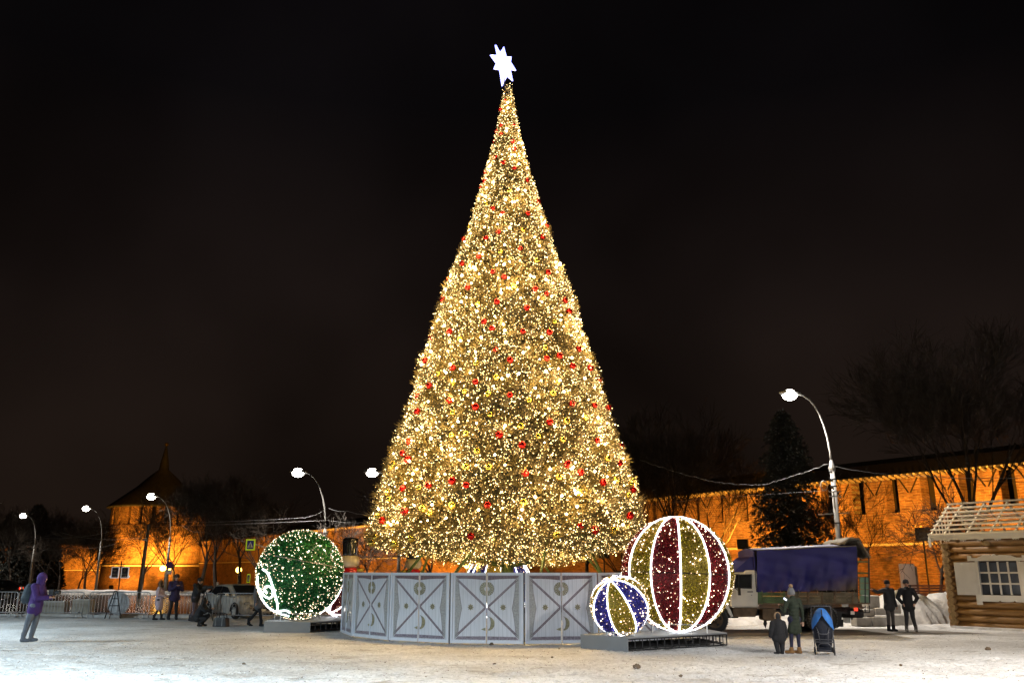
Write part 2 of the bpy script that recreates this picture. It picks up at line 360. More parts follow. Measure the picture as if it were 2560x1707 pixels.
# ---------------------------------------------------------- fortress wall
WA = Vector((39, 66, 0)); WB = Vector((-88, 243, 0)); WD = (WB-WA).normalized(); WN = Vector((-WD.y, WD.x, 0))
if WN.y > 0: WN = -WN           # towards the viewer
def wallframe(o, a, d):
    o.location = a; o.rotation_euler = (0, 0, math.atan2(d.y, d.x))
def build_wall(label, A, B, EZ, LZ, z0, slots, slotw, sz0, tex, th=3.0, group=None, dots=None, merl=True):
    d = (B-A); L = d.length; d.normalize()
    t = thing('fortress_wall', label, 'wall'); wallframe(t, A, d)
    # local: x along, y: + = left of d. find sign towards viewer
    left = Vector((-d.y, d.x, 0)); sg = 1 if left.dot(-A) > 0 else -1
    b = MB(); b.box((L/2, -sg*th/2, (LZ+z0)/2), (L, th, LZ-z0)); 
    pl = MB(); pl.box((L/2, sg*.17, (LZ+z0)/2-.02), (L, .34, LZ-z0-.04))
    b.box((L/2, -sg*th/2, (sz0+LZ)/2), (L, th, sz0-LZ+.001))
    b.build('wall_body', tex, t); pl.build('plinth', M['bricklow'], t)
    MB().box((L/2, sg*.22, LZ+.10), (L, .62, .2)).build('ledge', M['ledge'], t)
    xs_ = [0]+[s for s in slots if 0 < s < L]+[L]
    top = EZ-.15
    edges = []
    prev = 0
    for s in slots:
        if s-slotw/2 > prev+.2 and s < L: edges.append((prev, s-slotw/2)); prev = s+slotw/2
    edges.append((prev, L))
    for a, c in edges:
        k = MB(); k.box(((a+c)/2, -sg*.6, (sz0+top)/2), (c-a, 1.2, top-sz0)); k.build('merlon', tex, t)
        # swallow-tail outline arcs in shallow relief
        if merl:
            mid = (a+c)/2; w_ = (c-a)/2
            for q in (-1, 1):
                pts = [(mid+q*w_*.10+q*w_*.75*math.sin(PI/2*i/6), sg*.02, top-.05-1.3*(1-math.cos(PI/2*(1-i/6)))) for i in range(7)]
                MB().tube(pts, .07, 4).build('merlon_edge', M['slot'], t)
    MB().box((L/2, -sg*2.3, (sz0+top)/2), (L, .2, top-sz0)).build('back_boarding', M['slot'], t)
    # pitched roof
    r = MB(); pr = [(sg*.75, EZ-.1), (sg*.75, EZ+.02), (-sg*2.4, EZ+1.45), (-sg*4.6, EZ+.1), (-sg*4.6, EZ-.05), (-sg*2.4, EZ+1.3)]
    vs = [(x, y, z) for x in (0, L) for y, z in pr]; n = 6
    r.add(vs, [(i, (i+1) % n, n+(i+1) % n, n+i) for i in range(n)]+[tuple(range(n))[::-1], tuple(range(n, 2*n))])
    r.build('roof', M['roof'], t)
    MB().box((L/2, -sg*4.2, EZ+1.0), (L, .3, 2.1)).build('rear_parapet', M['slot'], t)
    return t, sg, L
slots = []
# wall parameter of a photo column
def wall_t(px, A=WA, d=WD):
    k = (px-1280)/(F/math.cos(TH)); return (A.x-k*A.y)/(k*d.y-d.x)
s0 = wall_t(2553); s1 = wall_t(2165); sp = (s1-s0)/4
A1 = WA-WD*30; OFF = 30
slots = [OFF+s0+sp*i for i in range(-8, 60)]
slots = [s for s in slots if s > 2]
EZ = 10.0; LZ = 4.15
wall1, sg1, L1 = build_wall('long floodlit orange brick fortress wall with snowy roof, right of the round tower', A1, WB, EZ, LZ, -5, slots, 1.15, 6.9, M['brick'])
# rafter ends under the eave: the glittering row
mb = MB()
for i in range(290):
    x = 20+i*.55; mb.bar((x, sg1*.1, EZ-.28), (x, sg1*.95, EZ-.08), .14, .16)
o = mb.build('rafter_ends', M['ledge'], wall1, kind='stuff')
# ---------------------------------------------------------- round tower
TC = Vector((-.4033*238, 238, 0)); TR = 12.0
tw = thing('round_tower', 'round brick fortress tower with dark conical roof and small gilded ball on top', 'tower', TC)
n = 48
MB().lathe([(TR+1.6, -7), (TR+1.0, 3.4)], n).build('plinth', M['bricklow'], tw, True)
MB().lathe([(TR+1.35, 3.4), (TR+1.35, 3.75), (TR+.9, 3.95)], n).build('ledge', M['ledge'], tw)
# cylindrical brick mapping: separate curved faces keep object coords, use far brick
MB().lathe([(TR+.9, 3.9), (TR, 13.6), (TR, 14.0)], n).build('shaft', M['brickfar'], tw, True)
for k in range(24):
    a0 = 2*PI*k/24+R_(2.4); a1 = 2*PI*(k+1)/24-R_(2.4); b = MB(); vs = []
    for a in (a0, (a0+a1)/2, a1):
        for r, z in ((TR+.1, 14.0), (TR+.1, 18.6), (TR-1, 18.6), (TR-1, 14.0)): vs.append((r*math.cos(a), r*math.sin(a), z))
    b.add(vs, [(i*4+j, i*4+(j+1) % 4, i*4+4+(j+1) % 4, i*4+4+j) for i in range(2) for j in range(4)]+[(0, 3, 2, 1), (8, 9, 10, 11)])
    b.build('merlon', M['brickfar'], tw)
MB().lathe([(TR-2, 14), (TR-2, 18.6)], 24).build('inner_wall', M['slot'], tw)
MB().lathe([(TR+1.2, 18.5), (TR+1.3, 18.8), (TR*.55, 24.2), (TR*.30, 27.2), (1.3, 29.2), (1.1, 31), (.25, 35.5), (0.0, 36)], 32).build('roof', M['rooftile'], tw, True)
MB().ell((0, 0, 36.2), .55).build('gilded_ball', M['goldball'], tw, True)
# lower wall left of the tower
A2 = Vector((-104, 240, 0)); B2 = Vector((-240, 276, 0))
sl2 = [6+6*i for i in range(22)]
wall2, sg2, L2 = build_wall('lower stretch of orange lit brick wall left of the round tower behind bare trees', A2, B2, 9.4, 2.4, -8, sl2, 1.3, 6.2, M['brickfar'], merl=False)

# ---------------------------------------------------------- floodlights on the walls
SOD = (1, .385, .036)
def floodlight(loc, aim, power, label, angle=110, post=True):
    t = thing('floodlight', label, 'floodlight', (loc[0], loc[1], 0), group='floodlights facing the fortress wall')
    g = gz(loc[0], loc[1]); z = loc[2]
    MB().tube([(0, 0, g), (0, 0, z-.2)], .06, 6).build('post', M['darkmetal'], t)
    d = (Vector(aim)-Vector(loc)).normalized(); q = d.to_track_quat('-Z', 'Y').to_matrix()
    MB().box((0, 0, z), (.85, .8, .5), M=q).build('housing', M['darkmetal'], t)
    c_ = Vector((0, 0, z))+d*.27
    MB().box(c_, (.75, .7, .03), M=q).build('lens', M['sodium'], t)
    lamp('lamp_light', 'SPOT', Vector((0, 0, z))+d*.33, power, SOD, .2, t, aim=Vector((0, 0, z))+d*5, angle=angle, blend=.8)
def wallpt(s, off, z): p = A1+WD*s+Vector((WN.x, WN.y, 0))*off; return Vector((p.x, p.y, z))
# lamp column in the photo, distance, height, column of the spot it lights, height aimed at, power; low ones are unseen, added to light the wall
for px, Y, z, pa, az, pw, nm in ((2430, 52, .5, 2545, 7, 4000, 'unseen low floodlight hidden behind the log hut, lighting the right end of the wall'),
        (2318, 58, 4.4, 2400, 8, 38000, 'dark floodlight box on a pole among the branches by the log hut'),
        (2060, 66, .5, 2130, 7, 3500, 'unseen low floodlight behind the truck, right of the spruce'),
        (1862, 72, 4.2, 1925, 5.5, 42000, 'dark floodlight box on a pole beside the truck cab'),
        (1700, 84, .5, 1760, 6, 3500, 'unseen low floodlight behind the big striped ball'),
        (1511, 72, 3.5, 1600, 5, 7000, 'dark floodlight box on a pole above the right-hand grey panels'),
        (1330, 96, .5, 1400, 5, 12000, 'unseen low floodlight behind the middle of the Christmas tree'),
        (1110, 110, .5, 1190, 5, 40000, 'unseen low floodlight behind the panels right of the second nutcracker'),
        (1000, 122, 0, 1060, 5, 50000, 'unseen low floodlight behind the panels left of the second nutcracker'),
        (880, 128, 0, 950, 6, 50000, 'unseen low floodlight behind the first nutcracker'),
        (760, 140, -1, 830, 5, 55000, 'unseen low floodlight behind the green ball'),
        (660, 150, -1, 710, 4, 50000, 'unseen low floodlight behind the crossing sign'), (560, 165, -2, 585, 4, 70000, 'unseen low floodlight among the trunks behind the silver car')):
    x = colx(px, Y); q = (x, Y, z); floodlight(q, wallpt(wall_t(pa)+OFF, 0, az), pw, nm, 100)
floodlight((-84, 218, -1.5), (-88, 228, 8), 85000, 'floodlight in the trees below the round tower, aimed at its middle', 80)
floodlight((-96, 214, -1.5), (-97, 227, 8), 60000, 'floodlight below the left half of the round tower')
floodlight((-112, 224, -3), (-118, 243, 5), 80000, 'floodlight left of the round tower, beside the lower wall')
floodlight((-134, 236, -3), (-138, 250, 5), 12000, 'floodlight at the far left, by the lower wall')
# ============================================================ TREES
def bare_tree_mesh(seed, Ht, trunk_h, spread, depth=5, r0=.16, pruned=False):
    r = random.Random(seed); tr = MB(); cr = MB()
    def grow(p, d, L, rad, lev):
        segs = 3 if lev < 3 else 2; pts = [p]; rs = [rad]; q = p
        dd = d.copy()
        for i in range(segs):
            dd = (dd+Vector((r.uniform(-1, 1), r.uniform(-1, 1), r.uniform(-.3, .6)))*.16).normalized()
            q = q+dd*(L/segs); pts.append(q); rs.append(rad*(1-.45*(i+1)/segs))
        (cr if lev else tr).tube(pts, rs, 7 if lev == 0 else (5 if lev == 1 else 3), cap=False)
        if lev >= depth: return
        nb = r.choice((3, 4, 4, 5)) if lev else r.choice((4, 5, 6))
        for k in range(nb):
            f = r.uniform(.35, 1) if lev else r.uniform(.72, 1.0)
            idx = f*segs; i = min(int(idx), segs-1); pp = pts[i].lerp(pts[i+1], idx-i)
            ax = dd.cross(Vector((r.uniform(-1, 1), r.uniform(-1, 1), r.uniform(-1, 1)))).normalized()
            nd = (Matrix.Rotation(r.uniform(.35, .85)*spread, 3, ax) @ dd); nd.z += .12; nd.normalize()
            grow(pp, nd, L*r.uniform(.58, .82) if lev else (Ht-trunk_h)*r.uniform(.38, .5), max(.012, rs[min(i+1, segs)]*r.uniform(.5, .7)), lev+1)
    grow(Vector((0, 0, -.2)), Vector((0, 0, 1)), trunk_h, r0, 0)
    return tr.mesh('trunk', M['bark'], True), cr.mesh('crown', M['twig'], False)
protos = [bare_tree_mesh(3, 10, 3.0, 1.0, 5, .17), bare_tree_mesh(11, 9, 2.4, 1.15, 5, .15), bare_tree_mesh(23, 13, 4.2, .85, 6, .24), bare_tree_mesh(31, 6.3, 2.0, 1.3, 5, .10), bare_tree_mesh(44, 8, 2.2, 1.0, 5, .11)]
ph = [10, 9, 13, 6.3, 8]
def bare_tree(px, Y, k, Ht, label, white=False, rz=None, z=None, thin=1.0):
    x = colx(px, Y); z = gz(x, Y) if z is None else z; s = Ht/ph[k]
    t = thing('bare_tree', label, 'tree', (x, Y, z), random.uniform(0, 6) if rz is None else rz, group='bare winter trees'); t.scale = (s*thin, s*thin, s)
    link('trunk', protos[k][0], t); link('crown', protos[k][1], t)
    if white: MB().tube([(0, 0, -.05), (0, 0, 1.0)], [.2, .18], 8).build('limewash', M['lime'], t)
bare_tree(2472, 55, 2, 19, 'tall forked bare tree behind the roof of the log hut')
bare_tree(2338, 41, 3, 6.4, 'low pruned bare tree between the grey cabinet and the log hut', z=.4)
bare_tree(2133, 58, 4, 8.6, 'slim bare tree just right of the tall lamp post behind the truck')
bare_tree(1700, 72, 2, 17, 'large dark bare tree right behind the big striped ball')
bare_tree(1770, 75, 0, 13, 'dark bare tree with low boughs between striped ball and spruce')
bare_tree(1622, 78, 2, 15, 'thick-trunked bare tree between the lit tree and the striped ball')
bare_tree(1552, 60, 1, 8.5, 'short bare tree seen under the right skirt of the lit tree')
bare_tree(1472, 70, 2, 11, 'dark trunk under the right half of the lit tree skirt')
bare_tree(1082, 66, 0, 9, 'bare tree with twiggy shoots right of the second nutcracker')
bare_tree(990, 62, 4, 8, 'slender bare tree between the two nutcrackers')
bare_tree(925, 68, 3, 8, 'small bare tree right of the first nutcracker')
bare_tree(649, 74, 1, 10.5, 'bare tree rising behind the left edge of the green ball', True)
bare_tree(546, 92, 2, 13, 'straight bare tree above the silver car roof', True)
bare_tree(503, 96, 2, 13.5, 'bare tree just left of the silver car', True)
bare_tree(438, 108, 0, 12, 'bare tree whose trunk stands beside the lamp post with the traffic signs')
bare_tree(420, 112, 1, 14, 'bare tree rising behind the twin yellow lanterns')
bare_tree(357, 98, 0, 9.5, 'bare tree in front of the round tower beside a grey pole', True)
bare_tree(244, 112, 1, 11, 'forked bare tree just left of the round tower')
bare_tree(219, 118, 2, 10.5, 'straight dark trunk left of the round tower')
bare_tree(200, 125, 4, 11, 'thin bare tree before the lower orange wall')
bare_tree(152, 118, 1, 10, 'leaning bare tree before the darker part of the lower wall')
bare_tree(118, 120, 0, 11, 'dark bare tree behind the purple jacket')
bare_tree(75, 122, 2, 13, 'dark bare tree left of the purple jacket')
bare_tree(30, 118, 0, 12, 'dark bare tree behind the leftmost lamp posts')
bare_tree(600, 100, 2, 12, 'dark bare tree behind the crossing sign')
bare_tree(760, 100, 1, 11, 'dark bare tree behind the top of the green ball')

# needle sprays: numpy batch. base points P, directions D, length, blades
def sprays(P, D, Ln, nb, wd, spread, up=.0):
    n = len(P); D = D/np.linalg.norm(D, axis=1, keepdims=True)
    A = np.repeat(P, nb, 0); Dd = np.repeat(D, nb, 0)+rng.normal(0, spread, (n*nb, 3)); Dd[:, 2] += up
    Dd /= np.linalg.norm(Dd, axis=1, keepdims=True); L = np.repeat(Ln, nb)[:, None]*rng.uniform(.6, 1.1, (n*nb, 1))
    T = A+Dd*L; W = np.cross(Dd, rng.normal(0, 1, (n*nb, 3))); W /= np.linalg.norm(W, axis=1, keepdims=True)
    W *= wd*rng.uniform(.6, 1.3, (n*nb, 1)); Mid = A+Dd*L*.45
    V = np.stack([A, Mid+W, T, Mid-W], 1).reshape(-1, 3)
    k = np.arange(n*nb)[:, None]*4; return V, k+np.array([[0, 1, 2, 3]])
# dark spruce in front of the wall
sx = colx(1985, 60); sp_ = thing('spruce_tree', 'dark snow-dusted spruce tree in front of the lit wall, behind the truck', 'tree', (sx, 60, 0))
MB().tube([(0, 0, 0), (0, 0, 12.7)], [.22, .03], 8).build('trunk', M['bark'], sp_)
P = []; D = []
for i in range(520):
    z = 2.6+(12.9-2.6)*rng.random(); u = (z-2.6)/10.3
    Rm = (3.15*(1-u)**.55*(.6+.4*min(1, (u+.12)/.3)))*rng.uniform(.62, 1.15)+.08; a = rng.uniform(0, 2*PI)
    for j in range(9):
        f = (j+rng.random())/9; rr = Rm*f; P.append((rr*math.cos(a), rr*math.sin(a), z-.35*f*f*Rm+rng.normal(0, .05))); D.append((math.cos(a)+rng.normal(0, .4), math.sin(a)+rng.normal(0, .4), -.45+rng.normal(0, .3)))
V, Fc = sprays(np.array(P), np.array(D), np.full(len(P), .42), 7, .035, .45)
link('crown', npmesh('crown', V, Fc, M['spruce']), sp_)
mm = rng.random(len(P)) < .12
V, Fc = sprays(np.array(P)[mm]+[0, 0, .1], np.array(D)[mm], np.full(mm.sum(), .26), 3, .05, .3)
link('snow_dusting', npmesh('snow_dusting', V, Fc, M['frost2']), sp_, kind='stuff')
# dark evergreens at far left
for i, (px, Y, hh, rr, lb) in enumerate(((12, 136, 13, 4.2, 'dark evergreen at the far left edge behind the lamp posts'), (75, 138, 14.5, 4.5, 'dark evergreen behind the second lamp post from the left'), (112, 146, 13, 3.2, 'dark evergreen above the purple hood'))):
    x = colx(px, Y); t = thing('evergreen_tree', lb, 'tree', (x, Y, gz(x, Y)))
    MB().tube([(0, 0, 0), (0, 0, hh*.9)], [.25, .05], 6).build('trunk', M['bark'], t)
    k = 2600; u = rng.random(k)**1.3; a = rng.uniform(0, 2*PI, k); q = rr*(1-u)**.7*rng.uniform(.3, 1.05, k)
    Pn = np.stack([q*np.cos(a), q*np.sin(a), 1.2+u*(hh-1.4)], 1); Dn = np.stack([np.cos(a), np.sin(a), rng.normal(-.1, .3, k)], 1)
    V, Fc = sprays(Pn, Dn, np.full(k, .8), 5, .10, .5); link('crown', npmesh('crown', V, Fc, M['spruce']), t)

# ============================================================ THE CHRISTMAS TREE
TY = 32.0; TX = colx(1268, TY); F2 = F
prof = [(188, 2), (240, 16), (290, 32), (400, 62), (500, 92), (600, 127), (700, 166), (800, 196), (900, 226), (1000, 258), (1100, 292), (1190, 320), (1235, 328)]   # photo y (shown size), half-width
PZ = []; PR = []
for y, hw in prof:
    p = at(1270, y*1.0885, TY); dc = p.y*math.cos(TH)+(p.z-H)*math.sin(TH); PZ.append(p.z); PR.append(hw*1.0885/F*dc)
PZ = np.array(PZ[::-1]); PR = np.array(PR[::-1]); ZT = PZ[-1]; ZB = PZ[0]
def treeR(z): return np.maximum(.05, np.interp(z, PZ, PR)-np.minimum(.27, .42*np.interp(z, PZ, PR)))
tree = thing('christmas_tree', 'giant cone-shaped Christmas tree covered in warm white lights, inside the panel ring', 'Christmas tree', (TX, TY, 0))
MB().tube([(0, 0, 0), (0, 0, 2.6), (0, 0, ZT-.3)], [.24, .22, .03], 12).build('trunk', M['greenpole'], tree, True)
MB().lathe([(.9, 2.5), (PR[0]*.80, ZB+.35)]+[(max(.02, treeR(z)*.86-.05), z) for z in np.linspace(ZB+.6, ZT-.4, 14)], 32).build('inner_cone', M['core'], tree, True)
# branch sprigs
def lumpy(a, z): return 1+.016*np.sin(5*a+z*1.7)+.016*np.sin(9*a-z*2.3)+.02*np.sin(17*a+z*4)+.015*np.sin(31*a-z*7)
n = 21000
zz = ZB+(ZT-ZB)*(1-np.sqrt(rng.random(n))); 
zz = np.clip(zz, ZB, ZT); aa = rng.uniform(0, 2*PI, n)
rr = treeR(zz)*lumpy(aa, zz)*rng.uniform(.80, 1.0, n)-.05; rr = np.maximum(rr, .02)
P = np.stack([rr*np.cos(aa), rr*np.sin(aa), zz], 1)
D = np.stack([np.cos(aa)+rng.normal(0, .35, n), np.sin(aa)+rng.normal(0, .35, n), .45+rng.normal(0, .45, n)], 1)
u = (zz-ZB)/(ZT-ZB); Ln = .36*(1-.55*u)+.06
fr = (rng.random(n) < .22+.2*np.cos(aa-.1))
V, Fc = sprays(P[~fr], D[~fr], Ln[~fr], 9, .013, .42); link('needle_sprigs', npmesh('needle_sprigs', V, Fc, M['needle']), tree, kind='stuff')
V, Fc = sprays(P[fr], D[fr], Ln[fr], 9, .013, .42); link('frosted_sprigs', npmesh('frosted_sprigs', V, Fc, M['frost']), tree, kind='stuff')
# underside
n = 3600; q = np.sqrt(rng.random(n)); r_ = .9+(PR[0]-.2-.9)*q; aa = rng.uniform(0, 2*PI, n)
Pz = 2.35+(ZB-2.35+.1)*((r_-.9)/(PR[0]-.9))**1.15+rng.normal(0, .10, n)
P = np.stack([r_*np.cos(aa), r_*np.sin(aa), Pz], 1); D = np.stack([np.cos(aa), np.sin(aa), rng.normal(-.25, .4, n)], 1)
V, Fc = sprays(P, D, np.full(n, .34), 8, .014, .45); link('skirt_sprigs', npmesh('skirt_sprigs', V, Fc, M['needle']), tree, kind='stuff')
UND = P.copy()
# a few long drooping boughs at the rim
def octa(C, r):
    C = np.asarray(C); n = len(C); r = np.broadcast_to(np.asarray(r), (n,))[:, None, None]
    o = np.array([[1, 0, 0], [-1, 0, 0], [0, 1, 0], [0, -1, 0], [0, 0, 1], [0, 0, -1]], float)[None]
    V = (C[:, None, :]+o*r).reshape(-1, 3); f = np.array([[0, 2, 4], [2, 1, 4], [1, 3, 4], [3, 0, 4], [2, 0, 5], [1, 2, 5], [3, 1, 5], [0, 3, 5]])
    return V, (np.arange(n)[:, None, None]*6+f[None]).reshape(-1, 3)
# string lights: one mesh past the limit, the brightest 280 as parts
n = 44000
zz = ZB+(ZT-ZB)*(1-np.sqrt(rng.random(n))); aa = rng.uniform(0, 2*PI, n)
rr = treeR(zz)*lumpy(aa, zz)*rng.uniform(.93, 1.0, n)+rng.uniform(0, .16, n)
C = np.stack([rr*np.cos(aa), rr*np.sin(aa), zz], 1)
dn = np.sin(3.1*aa+1.3*zz)+np.sin(7*aa-2.1*zz+1)+np.sin(11*aa+3.7*zz+2)+.8*np.sin(23*aa+5.1*zz)
C = C[rng.random(n) < .84+.13*dn]
C2 = np.concatenate([UND, UND+rng.normal(0, .1, UND.shape)])
C = np.concatenate([C, C2-[0, 0, .06]])
V, Fc = octa(C, rng.uniform(.009, .022, len(C))*(1+.5*(rng.random(len(C)) < .06))); link('string_lights', npmesh('string_lights', V, Fc, M['bulb']), tree, kind='stuff')
V, Fc = octa([[0, 0, 0]], .05); bm_ = npmesh('light_bulb', V, Fc, M['bulbbig'])
nl = 290
li = bpy.data.lights.new('bulb_light', 'POINT'); li.energy = 20; li.color = (1, .64, .22); li.shadow_soft_size = .07
for i in range(nl):
    z = ZB+(ZT-ZB)*(1-math.sqrt(random.random()*.985+.002)); a = random.uniform(0, 2*PI) if i % 3 == 0 else PI*1.5+math.asin(random.uniform(-1, 1))
    r = float(treeR(z))*1.0+.10
    o = link('light_bulb', bm_, tree); o.location = (r*math.cos(a), r*math.sin(a), z); s = random.uniform(.6, 1.15); o.scale = (s, s, s)
    r += .20; l = link('bulb_light', li, tree); l.location = (r*math.cos(a), r*math.sin(a), z)
for i in range(34):
    a = 2*PI*i/34; r = random.uniform(1.6, 4.5); l = link('bulb_light', li, tree); l.location = (r*math.cos(a), r*math.sin(a), 1.75+.27*r)
# struts
for i in range(10):
    a = 2*PI*(i+.35)/10; MB().tube([(.25*math.cos(a), .25*math.sin(a), 2.2), (PR[0]*.93*math.cos(a), PR[0]*.93*math.sin(a), ZB-.05)], .035, 6).build('skirt_strut', M['greenpole'], tree)
for i in range(8):
    a = 2*PI*(i+.15)/8; MB().tube([(5.1*math.cos(a), 5.1*math.sin(a), .0), (2.6*math.cos(a+.5), 2.6*math.sin(a+.5), 3.6)], .05, 6).build('prop_pole', M['greenpole'], tree)
# star
star = thing('tree_star', 'glowing blue-white pointed star at the very top of the Christmas tree', 'star')
poly = [(545, 135), (585, 215), (603, 195), (622, 155), (645, 250), (694, 252), (686, 300), (737, 378), (683, 368), (708, 478), (652, 432), (610, 528), (588, 372), (533, 362), (556, 310), (498, 232), (566, 238)]
sy = TY-.1; q = [at(1100+x*.2551, 80+y*.2551, sy) for x, y in poly]; cc = at(1100+620*.2551, 80+310*.2551, sy)
star.location = cc; b = MB(); nn = len(q); vs = [p-cc for p in q]
b.add(vs+[Vector((0, -.22, 0)), Vector((0, .22, 0))], [(i, (i+1) % nn, nn) for i in range(nn)]+[((i+1) % nn, i, nn+1) for i in range(nn)])
b.build('star_body', M['starcore'], star)
MB().tube(vs+[vs[0]], .045, 6).build('light_tube', M['star'], star)
MB().tube([(.1, 0, -1.6), (.0, 0, -.3)], .04, 6).build('mast', M['darkmetal'], star)
lamp('star_light', 'POINT', (0, -.5, 0), 60, (.5, .55, 1), .5, star)
# baubles
reds = [(1043,845),(1094,878),(1171,908),(1094,935),(1139,805),(1171,828),(1253,824),(1282,818),(1259,764),(1200,762),(1113,740),(1131,755),(1036,762),(995,776),(981,828),(990,886),(964,910),(963,945),(1036,921),(1022,688),(1024,640),(1057,548),(1118,548),(1145,535),(1210,492),(1256,627),(1227,665),(1158,637),(1133,625),(1077,661),(1209,709),(1253,676),(1294,691),(1303,716),(1325,802),(1311,841),(1350,845),(1373,873),(1310,927),(1361,931),(1392,936),(1260,970),(1147,999),(1198,1023),(1368,1012),(1422,1024),(1205,1087),(1300,1067),(1330,1085),(1381,1108),(1448,1124),(1418,1064),(945,1014),(930,1041),(942,1055),(988,1114),(1041,1104),(1073,1114),(930,1122),(935,1174),(884,1195),(1083,1231),(1121,1160),(1329,1208),(1361,1217),(1441,1184),(1243,545),(1252,520),(1194,572),(1142,694),(1065,606),(1102,590),(1116,417),(1209,415),(1180,388),(1180,343),(1134,480),(1155,492),(1157,375),(1139,325),(1232,464),(1161,232),(1146,252),(1153,290),(1178,288),(1136,302),(1152,310),(1176,327),(1140,362),(1097,395),(1100,430)]
golds = [(1120+x*.1913, 900+y*.1913) for x, y in ((380,50),(635,235),(82,310),(228,415),(530,450),(1410,300),(1355,440),(1055,530),(80,690),(555,715),(945,870),(250,965),(1170,1000),(390,1190),(240,1400),(540,1400),(1430,1530),(1530,800))]
golds += [(900+x*.1913, 1150+y*.1913) for x, y in ((470,60),(1400,95),(795,365),(410,510),(265,735),(850,640),(935,690),(1220,605),(690,1030),(235,1010),(190,1080),(480,1100),(395,420))]
golds += [(900+x*.2914, 1250+y*.2914) for x, y in ((800,45),(550,70),(1400,20),(1675,305),(2160,275))]
golds += [(1400+x*.3234, 1200+y*.3234) for x, y in ((130,95),(530,30),(400,390))]+[(1500+x*.2232, 950+y*.2232) for x, y in ((60,880),(150,1120),(380,1130),(290,1290))]
golds += [(x*1.0885, y*1.0885) for x, y in ((1120,470),(1200,530),(1100,700),(1270,740),(1230,600),(1060,780),(1180,660),(1080,520),(1170,440),(1250,800),(1010,860),(1040,1000),(1340,960),(1290,1010),(1150,580))]
def tree_hit(px, py):
    d = ray(px, py); o = Vector((0, 0, H)); best = None
    for i in range(900):
        y = TY-6+i*.012; p = o+d*(y/d.y); rr_ = math.hypot(p.x-TX, p.y-TY)
        if p.z >= ZB-.5 and p.z < ZT:
            R1 = float(treeR(max(ZB, p.z)))
            if rr_ <= R1: return p, R1
            if best is None or rr_-R1 < best[0]: best = (rr_-R1, p, R1)
    return (best[1], best[2]) if best else (None, 0)
base = {}
for kind, m_ in (('red', M['redball']), ('gold', M['goldball'])):
    base[kind] = (MB().ell((0, 0, 0), 1, 20, 12).mesh('ball', m_, True), MB().lathe([(.16, .93), (.16, 1.10), (.05, 1.14), (.05, 1.3)], 8).mesh('cap', M['goldball'], False))
hb = ['on the lowest boughs', 'just above the lowest boughs', 'low on', 'about a quarter of the way up', 'about a third of the way up', 'just below the middle', 'at mid height of', 'just above the middle of', 'about two thirds up', 'three quarters up', 'high up', 'near the top of', 'just under the star of']
cb_ = ['at the left edge', 'near the left edge', 'left of centre', 'a little left of centre', 'in the middle', 'a little right of centre', 'right of centre', 'near the right edge', 'at the right edge']
used = {}
items = []
for kind, lst in (('red', [(x*1.0885, y*1.0885) for x, y in reds]), ('gold', golds)):
    for px, py in lst:
        p, R1 = tree_hit(px, py)
        if p is None: continue
        zf = min(1, max(0, (p.z-ZB)/(ZT-ZB))); k = min(12, max(0, int((zf**.8)*12.99))); c_ = (p.x-TX)/max(.2, float(treeR(max(ZB, p.z)))); j = min(8, max(0, int((c_+1)/2*8.99)))
        items.append((kind, k, j, p, zf, R1))
cnt = {}
items.sort(key=lambda t: -t[4])
for it in items: cnt.setdefault(it[:3], []).append(it)
for (kind, k, j), L in cnt.items():
    for idx, it in enumerate(L):
        p, zf = it[3].copy(), it[4]; rd_ = math.hypot(p.x-TX, p.y-TY); k_ = min(1, (it[5]+.04)/max(.01, rd_)); p.x = TX+(p.x-TX)*k_; p.y = TY+(p.y-TY)*k_; rad = .135*(1-.42*zf)*random.uniform(.86, 1.08)*(1.0 if kind == 'red' else .92)
        h_ = hb[k]; h_ = h_+' the tree' if h_.endswith((' of', ' on')) else h_
        mid = '' if len(L) == 1 else ('upper ' if idx == 0 else ('lower ' if idx == len(L)-1 else 'middle '))
        lb = f"{mid}{'shiny red' if kind == 'red' else 'mirror gold'} bauble {h_}, {cb_[j]}"
        if len(L) == 4 and idx == 2: lb = lb.replace('middle ', 'second lowest ')
        d = Vector((p.x-TX, p.y-TY, 0)).normalized(); q = p+d*(rad*.75)
        t = thing('bauble', lb, 'bauble', q, random.uniform(0, 6), group='red baubles on the Christmas tree' if kind == 'red' else 'gold baubles on the Christmas tree')
        t.scale = (rad, rad, rad); link('ball', base[kind][0], t); link('cap', base[kind][1], t)
